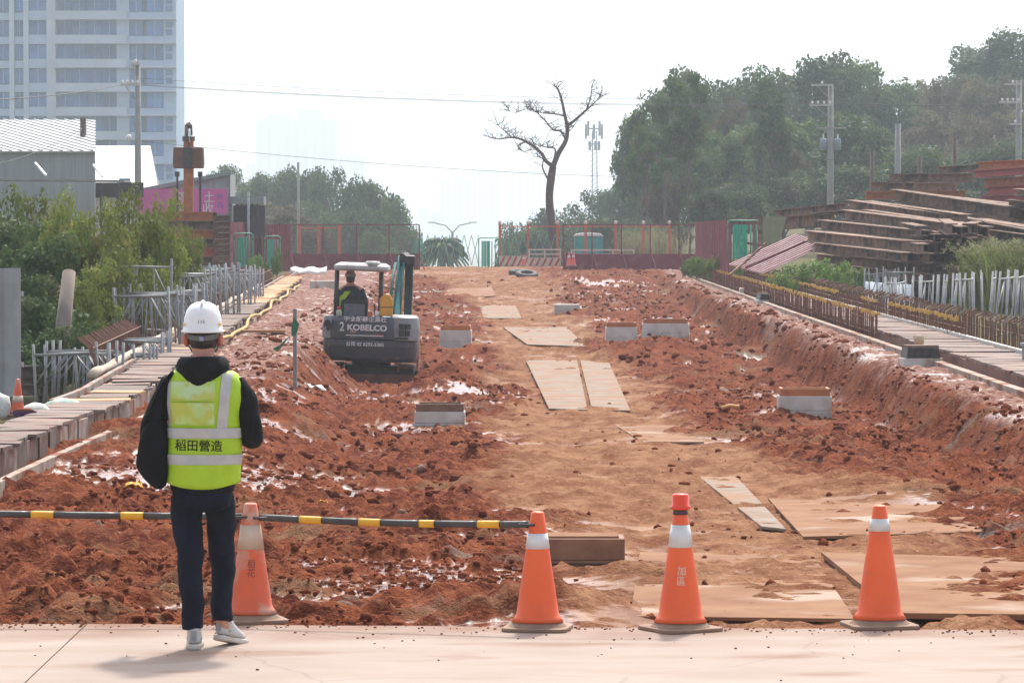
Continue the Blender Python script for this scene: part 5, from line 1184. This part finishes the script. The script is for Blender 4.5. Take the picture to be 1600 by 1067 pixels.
MB().box((at(190, 284, 75.6).x - o2.x, -.1 + .55, at(190, 284, 76).z), (.5, .1, .3)).build('window', tw_g, s2)
s3 = thing('shed', 'grey-green shed carrying a pink sign behind the mast', 'shed', gpt(290, 70)); o3 = s3.location
def P3(px, py, Y=70): return at(px, py, Y) - o3
wp = [P3(222, 420), P3(360, 420), P3(360, 272), P3(222, 299)]; MB().add(wp + [q + Vector((0, 3, 0)) for q in wp], [(0, 1, 2, 3), (7, 6, 5, 4), (0, 4, 5, 1), (1, 5, 6, 2), (2, 6, 7, 3), (3, 7, 4, 0)]).build('wall', wall_s, s3)
MB().bar(P3(218, 298) + Vector((0, -.1, 0)), P3(362, 270) + Vector((0, -.1, 0)), .3, .16).build('roof_edge', mat('grey green trim', (.22, .27, .25)), s3)
MB().box(P3(358, 340) + Vector((0, -.06, 0)), (.12, .14, 3.6)).build('corner_trim', mat('grey green trim', (.22, .27, .25)), s3)
MB().box((P3(386, 315).x, .4, P3(386, 313).z), (1.45, 1.5, .30)).build('canopy', mat('grey green trim', (.22, .27, .25)), s3)
for k in range(5): MB().box((P3(368 + 8 * k, 330).x, .9, P3(386, 332).z), (.1, .1, .8)).build('canopy_post', dark_m, s3)
MB().box((P3(386, 330).x, 1.3, P3(386, 345).z), (1.35, .1, 1.3)).build('canopy_shade', mat('painted shade board', (.06, .055, .05)), s3)  # dark sheet stands in for the shade beneath the canopy
sg = thing('sign', 'bright pink sign with white characters on the grey-green shed', 'sign', at(213, 331, 69.7)); so_ = sg.location
sw, shh = at(356, 331, 69.7).x - so_.x, 1.05
MB().box((sw / 2, 0, shh / 2 - .1), (sw, .05, shh)).build('sign_board', mat('pink sign', (.62, .10, .34), (.56, .09, .30), 2, .5), sg)
for s_, px, z in (('廢', 287, .58), ('土', 327, .58), ('回', 285, .1), ('收', 325, .1)): text_mesh('character', s_, .5, text_w, sg, ((px - 213) * 69.7 / 2600, -.03, z), (pi / 2, 0, 0), .003)
for s_, z in (('砂', .62), ('石', .26)): text_mesh('character', s_, .28, mat('blue print', (.10, .12, .45)), sg, ((344 - 213) * 69.7 / 2600, -.03, z), (pi / 2, 0, 0), .003)

# ------------------------------------------------------------------ poles, lamps, cables
def util_pole(px, pyt, Y, r, label, m=pole_c, arms=(), base=None):
    p = at(px, pyt, Y); zb = gz(p.x, p.y) - .3 if base is None else base
    t = thing('utility_pole', label, 'utility pole', (p.x, p.y, zb)); H = p.z - zb
    MB().tube([(0, 0, 0), (0, 0, H * .5), (0, 0, H)], [r * 1.25, r * 1.1, r * .9], 12).build('pole_shaft', m, t, True)
    for dz, x0, x1, ins in arms:
        am = MB(); am.bar((x0, -r - .05, H - dz), (x1, -r - .05, H - dz), .09, .10); a_ = am.build('crossarm', mat('pale crossarm', (.50, .49, .46)), t)
        for k in range(ins):
            xx = x0 + (x1 - x0) * (k + .5) / ins; MB().loft([(xx, -r - .05, H - dz + .05, .035, .035), (xx, -r - .05, H - dz + .12, .07, .07), (xx, -r - .05, H - dz + .2, .04, .04)], 8).build('insulator', white_p, a_, True)
        if ins: MB().bar((x0 * .7, -r - .05, H - dz - .04), (0, -r - .05, H - dz - .75), .04, .04).build('arm_brace', pole_c, t)
    return t, H
tL, HL = util_pole(215, 95, 72, .13, 'pale concrete utility pole in front of the tower', arms=((.15, -.28, .15, 1), (1.05, -.75, .12, 4)))
MB().bar((-.5, -.2, HL - .3), (0, -.15, HL - .2), .03, .03).build('lamp_arm', pole_c, tL)
MB().loft([(-.35, -.3, HL - 3.4, .12, .1), (-.35, -.3, HL - 3.25, .14, .12), (-.35, -.3, HL - 3.2, .05, .05)], 10).build('camera_box', white_p, tL, True)
util_pole(130, 184, 62, .13, 'dark wooden pole before the white ribbed roof', pole_w)
tR, HR = util_pole(1298, 132, 84, .15, 'utility pole with twin transformers on the wooded hill', arms=((.05, -1.0, .1, 1), (1.05, -1.1, .1, 4)))
for s in (-1, 1): 
    MB().loft([(s * .36, 0, HR - 3.3, .17, .17), (s * .36, 0, HR - 2.8, .17, .17), (s * .36, 0, HR - 2.72, .1, .1)], 14).build('transformer', mat('blue grey tank', (.25, .31, .36)), tR, True)
    MB().tube([(s * .36, 0, HR - 2.72), (s * .36, 0, HR - 2.5)], .04, 8).build('bushing', white_p, tR)
MB().box((0, -.16, HR - 2.2), (1.5, .08, .09)).build('crossarm', pole_c, tR)
tR2, HR2 = util_pole(1592, 126, 84, .15, 'utility pole with pale crossarms above the red stack', arms=((.2, -.75, .1, 1), (1.1, -1.0, .1, 4), (2.2, -.5, .1, 1)))
for px, pyt, r, lab in ((1363, 237, .12, 'short leaning timber post behind the beam stack'), (1403, 194, .16, 'thick twin timber post behind the beam stack'), (1437, 244, .11, 'stubby timber post right of the twin post'), (1492, 214, .12, 'grey timber post in front of the hill trees')):
    util_pole(px, pyt, 70, r * .8, lab, pole_w if px != 1403 else pole_c)
util_pole(466, 254, 100, .08, 'thin pole with a small camera before the rounded trees'); util_pole(388, 300, 68, .05, 'thin metal post beside the shed canopy', galv)
# twin-arm street lamp
p = at(707, 362, 120); t = thing('street_lamp', 'far twin-arm street lamp above the palm in haze', 'street lamp', (p.x, p.y, gz(p.x, p.y) - .2)); H = p.z - t.location.z
MB().tube([(0, 0, 0), (0, 0, H)], .09, 8).build('lamp_post', galv, t, True)
for s in (-1, 1):
    MB().tube([(0, 0, H - .1), (s * .5, 0, H + .45), (s * 1.3, 0, H + .62)], .045, 6).build('lamp_arm', galv, t, True); MB().box((s * 1.5, 0, H + .66), (.5, .16, .07)).build('lamp_head', galv, t)
# phone mast
p = at(928, 200, 260); t = thing('phone_mast', 'lattice phone mast with antenna cluster rising behind the trees', 'phone mast', (p.x, p.y, gz(p.x, p.y))); H = p.z - t.location.z
mm = mat('mast steel', (.30, .34, .36))
for a in range(3): MB().bar((.6 * cos(a * 2.1), .6 * sin(a * 2.1), 0), (.42 * cos(a * 2.1), .42 * sin(a * 2.1), H - .5), .16, .16).build('mast_leg', mm, t)
for k in range(14):
    z = H * .35 + k * (H * .62 / 14); MB().bar((-.5, -.3, z), (.5, -.3, z + .8), .09, .09).build('lacing', mm, t)
for z, r in ((H - 2.6, 1.0), (H - .2, 1.2)): MB().loft([(0, 0, z, r, r), (0, 0, z + .15, r, r)], 12).build('platform', mm, t)
for a in range(8): MB().box((1.25 * cos(a * .785), 1.25 * sin(a * .785), H - .6 + .5 * (a % 2)), (.32, .32, 2.3)).build('antenna', mm, t)
for a in range(5): MB().box((.8 * cos(a * 1.256), .8 * sin(a * 1.256), H - 2.8), (.4, .4, 1.4)).build('antenna', mm, t)
def cable(pts, r, label, sag=0):
    P = [Vector(p) for p in pts]; Q = []
    for i in range(len(P) - 1):
        for k in range(16): u = k / 16; q = P[i].lerp(P[i + 1], u); q.z -= sag * 4 * u * (1 - u); Q.append(q)
    Q.append(P[-1]); b = MB(); b.tube(Q, r, 5); tag(b.build('power_cable', wire_m, None, True), label, 'cable', 'overhead cables')
for i, (dy, dz) in enumerate(((0, 0), (.3, -.05), (0, .25))):
    pl = at(203, 131, 72) + Vector((-.2 + .2 * i, 0, dz)); pr = at(1285, 162, 84) + Vector((.2 * i, 0, dz)); cable([pl, pr], .010 if i else .012, 'overhead cable spanning from the concrete pole to the transformer pole', .35)
cable([at(203, 130, 72), at(-60, 158, 45)], .016, 'overhead cable running off from the concrete pole past the tower', .15); cable([at(1285, 161, 84), at(1585, 163, 84), at(1680, 164, 84)], .016, 'overhead cable between the two hill poles', .1)
cable([at(215, 220, 72), at(1290, 280, 84)], .011, 'thin low cable crossing above the crest', .5); cable([at(130, 200, 62), at(-30, 262, 50)], .010, 'thin cable dropping from the dark wooden pole', .2); cable([at(1290, 250, 84), at(1600, 245, 80)], .010, 'thin cable strung across the hill posts', .1)
# ------------------------------------------------------------------ vegetation
def leafmat(name, a, b_, c3=None, sc=1.2, tr=.35): return mat(name, a, b_, sc, .55, 0, var=.32, c3=c3, c3s=.7, c3t=.6, trans=tr, thr=(.3, .7), spec=.1)
lf_dk = leafmat('dark foliage', (.044, .088, .024), (.085, .14, .038), (.13, .14, .05))
lf_gn = leafmat('mid foliage', (.062, .115, .035), (.095, .15, .048), (.13, .14, .055))
lf_br = leafmat('dry brownish foliage', (.125, .105, .05), (.165, .135, .065), (.09, .12, .045))
lf_ye = leafmat('yellow green foliage', (.20, .23, .045), (.13, .175, .038), (.25, .22, .07))
lf_lm = leafmat('bright weed foliage', (.12, .21, .045), (.17, .25, .06), (.09, .15, .04))
lf_st = leafmat('straw reed', (.30, .27, .15), (.22, .24, .11), None)
def leaves(C, Rr, n, size, rg, asp=.55, drop=.2):
    """n leaf faces spread through clumps centred C with radius Rr"""
    C = np.asarray(C); Rr = np.asarray(Rr); w = Rr ** 2; k = rg.choice(len(C), n, p=w / w.sum())
    d = rg.normal(size=(n, 3)); d /= np.linalg.norm(d, axis=1, keepdims=True); rad = rg.random(n) ** .45
    P = C[k] + d * (Rr[k] * rad)[:, None] * np.array([1, 1, .8])
    nrm = d * .6 + rg.normal(size=(n, 3)) * .55 + np.array([0, 0, .5]); nrm /= np.linalg.norm(nrm, axis=1, keepdims=True)
    t = np.cross(nrm, rg.normal(size=(n, 3))); t /= np.linalg.norm(t, axis=1, keepdims=True); t[:, 2] -= drop; b_ = np.cross(nrm, t)
    s = size * (.6 + .8 * rg.random(n))[:, None]
    V = np.stack([P - t * s * .5, P + b_ * s * asp * .5 + nrm * s * .06, P + t * s * .5 - nrm * s * .1, P - b_ * s * asp * .5 + nrm * s * .06], 1).reshape(-1, 3)
    return V, np.arange(4 * n).reshape(n, 4)
def tree_kit(name, seed, H, rx, trunk_h, n, size, m, nclump=46, flat=.8, limbs=7, core=True, tr=.16):
    rg = np.random.default_rng(seed); C = []; Rr = []; tb_ = MB()
    lean = rg.normal(0, .03, 2)
    top = Vector((lean[0] * H, lean[1] * H, trunk_h + (H - trunk_h) * .35))
    tb_.tube([(0, 0, -.3), (lean[0] * H * .3, 0, trunk_h * .5), (lean[0] * H * .7, lean[1] * H * .5, trunk_h), top], [tr * 1.4, tr, tr * .8, tr * .35], 8)
    cz, rz = trunk_h + (H - trunk_h) * .5, (H - trunk_h) * .5
    for i in range(nclump):
        d = rg.normal(size=3); d /= np.linalg.norm(d); q = rg.random() ** .33 * .86
        wv = 1 + .35 * sin(3 * atan2(d[1], d[0]) + seed) * (1 - abs(d[2]))
        p = np.array([d[0] * rx * q * wv + lean[0] * H, d[1] * rx * q * wv + lean[1] * H, cz + d[2] * rz * q * (flat if d[2] < 0 else 1)])
        C.append(p); Rr.append(rx * (.17 + .17 * rg.random()))
    for i in range(limbs):
        j = i * max(1, nclump // limbs); a = Vector((lean[0] * H * .6, lean[1] * H * .5, trunk_h * (.75 + .3 * rg.random()))); e = Vector(C[j]); md = a.lerp(e, .5) + Vector((0, 0, .2))
        tb_.tube([a, md, e], [tr * .5, tr * .3, tr * .1], 5)
    V, F_ = leaves(C, Rr, n, size, rg)
    cm_ = np_mesh(name + '_crown', V, F_); cm_.materials.append(m); tm = tb_.mesh(name + '_trunk'); tm.materials.append(bark)
    return cm_, tm
KIT = {'oak': [tree_kit('oak%d' % s, s, 9, 3.6, 2.2, 9000, .30, lf_dk, 52) for s in (1, 2, 3)],
       'green': [tree_kit('green%d' % s, s, 8, 3.6, 1.6, 9000, .28, lf_gn, 50) for s in (11, 12)],
       'brown': [tree_kit('brown%d' % s, s, 9, 2.8, 2.6, 5200, .26, lf_br, 40, limbs=12) for s in (21, 22)],
       'tall': [tree_kit('tall%d' % s, s, 11, 2.5, 4.6, 5200, .27, lf_dk, 30, limbs=12, tr=.13) for s in (31, 32)],
       'shrub': [tree_kit('shrub%d' % s, s, 3.2, 1.6, .5, 5500, .15, lf_dk, 40, limbs=9, tr=.06) for s in (41, 42)],
       'yshrub': [tree_kit('yshrub%d' % s, s, 3.6, 1.7, .7, 3600, .15, lf_ye, 38, limbs=14, tr=.04) for s in (51, 52)],
       'weed': [tree_kit('weed%d' % s, s, .9, .7, .05, 1500, .085, lf_lm, 26, limbs=3, tr=.012) for s in (61, 62)]}
KH = {'oak': (9, 3.6), 'green': (8, 3.6), 'brown': (9, 2.8), 'tall': (11, 2.5), 'shrub': (3.2, 1.6), 'yshrub': (3.6, 1.7), 'weed': (.9, .7)}
CNT = {}
MARKS = {'hill': ((928, 'the phone mast'), (1010, 'the mesh fence end'), (1065, 'the plumed grass'), (1115, 'the maroon hoarding'), (1175, 'the wide green gate pack'), (1240, 'the collapsed panel'), (1298, 'the transformer pole'), (1350, 'the short leaning post'), (1403, 'the twin timber post'), (1440, 'the stubby post'), (1492, 'the grey timber post'), (1545, 'the red beam stack'), (1592, 'the crossarm pole'), (1690, 'the slope past the crossarm pole'), (1790, 'the open slope past the beam stacks'), (1880, 'the far end of the slope')),
         'mid': ((340, 'the sign shed'), (388, 'the shed canopy'), (430, 'the joined maroon hoarding'), (466, 'the thin camera pole'), (505, 'the far orange posts'), (557, 'the mesh fence'), (610, 'the mesh fence end'), (645, 'the palm'), (800, 'the striped barrier'), (862, 'the dead tree'), (918, 'the teal bin'), (960, 'the guard rail'), (1010, 'the plumed grass'), (1060, 'the low maroon boards')),
         'bank': ((0, 'the grey metal sheet'), (50, 'the dark beams'), (98, 'the bare stump'), (130, 'the dark wooden pole'), (170, 'the low scaffold frames'), (215, 'the concrete utility pole'), (260, 'the tall scaffold frames'), (295, 'the mast'), (370, 'the gate packs'))}
ROWS = {'hill': ((125, 'on the ridge above'), (200, 'high on the slope above'), (270, 'halfway up the slope behind'), (999, 'low down behind')), 'mid': ((300, 'tall and far beyond'), (340, 'of middle height beyond'), (999, 'low and close beyond')), 'bank': ((310, 'standing tall by'), (400, 'spreading by'), (470, 'growing at half height by'), (999, 'growing low by'))}
def plant(kind, px, pyt, Y, halfw_px, label, group, name='tree', cat='tree', base=None):
    if isinstance(label, tuple):
        where, txt = label; mk = min(MARKS[where], key=lambda q: abs(q[0] - px))[1]; rw_ = next(t for lim, t in ROWS[where] if pyt < lim); label = '%s %s %s' % (txt, rw_, mk)
    p = at(px, pyt, Y); zb = gz(p.x, p.y) - .05 if base is None else base; H0, r0 = KH[kind]
    big = kind in ('oak', 'green', 'brown', 'tall'); hz = max(.3, p.z - zb) / H0 * (1.06 if big else 1); hx = halfw_px * Y / 2600 / r0 * (1.18 if big else 1)
    t = thing(name, label, cat, (p.x, p.y, zb), R.uniform(0, 6.28), group); t.scale = (hx, hx, hz)
    i = CNT.get(kind, 0); CNT[kind] = i + 1; c_, tr_ = KIT[kind][i % len(KIT[kind])]
    link('crown', c_, None, t); link('trunk', tr_, None, t); return t
HG = 'trees on the wooded hill'
LO, LBr, LT = ('hill', 'dark broadleaf tree'), ('hill', 'thin brownish tree'), ('hill', 'slim tree with long bare trunk')
for px, py, Y, w in ((1010, 175, 112, 45), (1055, 128, 118, 60), (1100, 108, 122, 62), (1150, 118, 128, 55), (1205, 98, 130, 62), (1262, 84, 132, 70), (1335, 88, 132, 72), (1395, 122, 130, 55), (1555, 72, 150, 70), (1605, 42, 150, 70), (1500, 112, 146, 55), (1660, 60, 150, 80),
                     (1180, 190, 108, 60), (1270, 180, 108, 70), (1350, 175, 106, 65), (1120, 200, 104, 52), (1065, 230, 100, 45), (1230, 262, 98, 55), (1320, 255, 96, 60), (1420, 225, 98, 60), (1160, 285, 94, 50), (1500, 235, 100, 65), (1580, 220, 100, 65), (1100, 292, 92, 40), (1400, 285, 90, 55), (1480, 290, 90, 60), (1750, 70, 148, 75), (1850, 80, 146, 75), (1690, 215, 102, 65), (1790, 225, 102, 65), (1900, 200, 108, 70)):
    plant('oak', px, py, Y, w * 1.1, LO, HG)
for px, py, Y, w in ((1440, 132, 140, 40), (1480, 118, 138, 42), (1530, 128, 134, 42), (1580, 112, 134, 44), (1450, 180, 120, 44), (1520, 175, 122, 44), (1600, 165, 122, 44), (1090, 170, 106, 34), (1140, 160, 110, 34), (1035, 265, 98, 34), (1225, 215, 101, 36)):
    plant('brown', px, py, Y, w, LBr, HG + ', brownish')
for px, py, Y, w in ((1040, 108, 95, 42), (1078, 120, 92, 34), (1012, 190, 93, 30), (1205, 128, 99, 40)): plant('tall', px, py, Y, w, LT, 'slim trees at the hill edge')
for px, py, Y, w in ((820, 345, 135, 45), (872, 325, 140, 48), (925, 305, 142, 52), (975, 285, 136, 50), (1010, 300, 120, 42), (900, 350, 118, 42), (955, 345, 112, 42), (1010, 345, 104, 40), (850, 362, 112, 40), (800, 375, 120, 26), (1060, 345, 98, 36)):
    plant('green' if px % 4 else 'oak', px, py, Y, w, ('mid', 'hazy low-crowned tree'), 'low trees behind the dead tree')
for px, py, Y, w in ((340, 262, 150, 40), (385, 285, 146, 42), (430, 275, 145, 52), (480, 268, 142, 55), (530, 272, 138, 58), (578, 285, 132, 56), (612, 318, 128, 40), (560, 330, 120, 52), (500, 322, 122, 50), (620, 335, 130, 30), (585, 365, 112, 34)):
    plant('green', px, py, Y, w, ('mid', 'rounded green tree'), 'rounded trees beyond the mesh fence')
for px, py, Y, w in ((415, 312, 108, 42), (455, 325, 104, 40), (490, 345, 102, 34)): plant('brown', px, py, Y, w, ('mid', 'brownish scrubby tree'), 'scrubby trees beside the shed')
# shrubs on the left bank
for px, py, Y, w in ((-20, 330, 30, 110), (40, 320, 31, 100), (85, 350, 29, 95), (15, 420, 26.5, 95), (80, 450, 26, 80), (130, 400, 30, 85), (60, 500, 24.8, 70), (130, 495, 25.5, 55), (-30, 480, 24, 80), (160, 470, 31, 60)):
    plant('shrub', px, py, Y, w, ('bank', 'dense dark green shrub'), 'dark shrubs on the left bank', 'shrub', 'shrub')
for px, py, Y, w in ((45, 285, 33, 75), (112, 290, 30, 55), (165, 305, 29, 60), (215, 288, 30, 60), (258, 292, 31, 48), (292, 345, 33, 38), (180, 372, 28, 62), (225, 395, 29.5, 52), (150, 400, 27.5, 55)):
    plant('yshrub', px, py, Y, w, ('bank', 'airy yellow-green shrub'), 'yellow-green shrubs on the left bank', 'shrub', 'shrub')
b = MB(); q = at(85, 620, 25); b.tube([q, at(98, 520, 25), at(108, 425, 25.2)], [.14, .12, .10], 10); tag(b.build('tree_stump', mat('grey dead trunk', (.24, .20, .17), (.17, .14, .11), 6, .95, .4, stretch=(1, 1, .25)), None, True), 'bare grey leaning tree stump among the left shrubs', 'tree stump')
for px, py, Y, w in ((160, 470, 29.5, 38), (205, 470, 30, 42), (225, 440, 31, 40), (185, 500, 28.5, 36), (245, 450, 33, 36), (405, 372 + 30, 58, 16), (398, 398, 60, 14), (432, 385, 62, 10), (280, 425, 37, 30)):
    plant('weed', px, py, Y, w, ('bank', 'bright green weeds'), 'weeds on the left bank', 'weed', 'weed')
for px, py, Y, w in ((1240, 412, 47, 38), (1275, 404, 47, 40), (1310, 408, 46, 38), (1335, 418, 45.5, 28), (1120, 396, 60, 22), (1092, 400, 62, 20), (1150, 405, 57, 16), (1075, 404, 64, 14)):
    plant('weed', px, py, Y, w, 'bright green weeds growing below the collapsed panel', 'weeds by the right gate', 'weed', 'weed')
def reeds(px, py, Y, n, spread, h, label, group):
    p = at(px, py, Y); p.z = gz(p.x, p.y) - .02; rg = np.random.default_rng(int(px)); V = []; F_ = []
    for i in range(n):
        x, y = rg.normal(0, spread, 2); hh = h * rg.uniform(.6, 1.1); lx, ly = rg.normal(0, .2, 2) * hh; w = .012 * h
        a = rg.uniform(0, 3.14); wx, wy = w * cos(a), w * sin(a); k = len(V)
        V += [(x - wx, y - wy, 0), (x + wx, y + wy, 0), (x + lx * .4 + wx, y + ly * .4 + wy, hh * .65), (x + lx * .4 - wx, y + ly * .4 - wy, hh * .65), (x + lx * 1.1, y + ly * 1.1, hh * .96), (x + lx * 1.15, y + ly * 1.15, hh * .97)]
        F_ += [(k, k + 1, k + 2, k + 3), (k + 3, k + 2, k + 5, k + 4)]
    t = thing('reed_clump', label, 'reeds', p, 0, group); me = np_mesh('reed', V, F_); link('blades', me, lf_ye if px > 1400 else lf_st, t)
    C = [(v[0], v[1], v[2]) for v in V[4::6]][::3]; Vq, Fq_ = leaves(C, [.07 * h] * len(C), len(C) * 14, .035 * h, rg); stuff(link('seed_plume', np_mesh('seeds', Vq, Fq_), lf_st, t))
for px, py, Y in ((1548, 430, 43.5), (1580, 430, 43), (1612, 430, 42.5)): reeds(px, py, Y, 420, .34, 1.75, 'pale yellow-green reeds in front of the beam pile end', 'reeds by the beam pile')
for px, py, Y in ((1015, 395, 84), (990, 395, 83), (1040, 398, 84)): reeds(px, py, Y, 160, .5, 1.9, 'straw-coloured plumed grass behind the mesh fence', 'plumed grass behind the fence')
# palm
p = at(692, 372, 118); zb = gz(p.x, p.y); t = thing('palm_tree', 'bushy palm in the haze beyond the lattice gate', 'palm', (p.x, p.y, zb)); H = p.z - zb
H -= .55; MB().tube([(0, 0, 0), (0, 0, H)], [.25, .2], 10).build('trunk', bark, t, True)
rg = np.random.default_rng(9)
for k in range(90):
    a = k * 2.4; el = rg.uniform(-.5, 1.3); L_ = rg.uniform(1.4, 2.2); v = []; f = []; n = 8
    for i in range(n + 1):
        u = i / n; r = L_ * u * cos(el * (1 - .3 * u)); z = H + L_ * (sin(el) * u - .75 * u * u)
        for s in (-1, 0, 1): v.append((r * cos(a) - s * sin(a) * .17 * sin(pi * min(1, u * .9 + .1)), r * sin(a) + s * cos(a) * .17 * sin(pi * min(1, u * .9 + .1)), z - abs(s) * .18))
    for i in range(n): f += [(3 * i, 3 * i + 3, 3 * i + 4, 3 * i + 1), (3 * i + 1, 3 * i + 4, 3 * i + 5, 3 * i + 2)]
    MB().add(v, f).build('frond', lf_gn, t, True)
# bare tree: branches read off the photograph, forked at random for twigs
def Z(x, y, d=0): return at(640 + x / 3.077, 120 + y / 3.077, 82.5 + d / K)
D = Z(690, 815); t = thing('dead_tree', 'tall bare dead tree forking above the fence at the crest', 'dead tree', (D.x, D.y, gz(D.x, D.y) - .2)); o = t.location
br = MB()
def limb(pts, r0, r1, twigs=0, seed=0):
    P = [Z(*p) - o for p in pts]; q, rr = path_tube(P, list(np.linspace(r0 * .85, r1 * .85, len(P))), k=5); br.tube(q, rr, 8)
    rg_ = random.Random(seed)
    for k in range(int(twigs * 2.2)):
        i = rg_.randrange(len(q) // 3, len(q)); s = q[i]; d = Vector((rg_.uniform(-1, 1), rg_.uniform(-.6, .6), rg_.uniform(-.15, 1))).normalized(); L_ = rg_.uniform(.25, .8); m1 = s + d * L_ * .5 + Vector((rg_.uniform(-.1, .1), 0, .08)); e = m1 + (d + Vector((rg_.uniform(-.5, .5), 0, rg_.uniform(-.2, .5)))).normalized() * L_ * .5
        br.tube([s, m1, e], [.018, .011, .005], 4)
        for w in range(2):
            d2 = Vector((rg_.uniform(-1, 1), rg_.uniform(-.5, .5), rg_.uniform(-.3, .9))).normalized(); br.tube([m1, m1 + d2 * L_ * .45], [.010, .004], 4)
tk = MB(); P = [Vector((0, 0, 0)), Z(692, 800) - o, Z(680, 690) - o, Z(672, 580) - o, Z(680, 490) - o, Z(690, 430) - o]; q, rr = path_tube(P, [.28, .25, .21, .19, .20, .17], k=6); tk.tube(q, rr, 12); tk.build('trunk', bark_dead, t, True)
limb([(690, 430), (715, 370, .2), (750, 310, .3), (758, 250, .2), (745, 180), (730, 110), (712, 60), (693, 42)], .17, .035, 10, 1)
limb([(755, 240, .2), (800, 205), (850, 160, -.2), (885, 130), (918, 92)], .10, .02, 12, 2); limb([(850, 160, -.2), (868, 110), (876, 45)], .05, .012, 4, 3)
limb([(688, 430), (655, 405, -.2), (635, 370, -.2), (590, 330), (545, 305), (490, 292), (430, 300), (385, 293)], .13, .02, 14, 4); limb([(560, 312), (520, 335), (550, 360), (590, 345)], .05, .015, 5, 5); limb([(490, 292), (455, 260), (425, 235)], .04, .01, 6, 6)
limb([(690, 420), (700, 350, .4), (660, 340, .4), (600, 325, .5)], .07, .015, 8, 7); limb([(750, 300, .3), (725, 262, .2), (690, 255), (650, 210), (600, 165), (560, 155)], .07, .012, 14, 8); limb([(745, 190), (700, 180), (640, 175), (590, 160)], .05, .01, 10, 9)
limb([(760, 250, .2), (790, 235), (770, 262)], .05, .015, 3, 10); limb([(668, 500), (640, 440, .3), (640, 395, .3), (600, 385, .3)], .06, .015, 4, 11); limb([(560, 155), (500, 175), (470, 150)], .015, .006, 6, 12)
br.build('branches', bark_dead, t, True).name = 'branch_system'

# ------------------------------------------------------------------ air
hz_ = MB(); hz_.box((0, 2100, 75), (7600, 4500, 260)); ho_ = hz_.build('haze', None); stuff(ho_); tag(ho_, 'thin pale haze filling the air over the whole site', 'haze')
hm_ = bpy.data.materials.new('haze air'); hm_.use_nodes = True; n_ = hm_.node_tree; n_.nodes.clear()
pv_ = n_.nodes.new('ShaderNodeVolumePrincipled'); pv_.inputs['Color'].default_value = (.80, .90, 1.0, 1); pv_.inputs['Density'].default_value = .00043; pv_.inputs['Anisotropy'].default_value = .25
ou_ = n_.nodes.new('ShaderNodeOutputMaterial'); n_.links.new(pv_.outputs[0], ou_.inputs['Volume']); ho_.data.materials.append(hm_)
hm_.cycles.homogeneous_volume = True if hasattr(hm_, 'cycles') else None
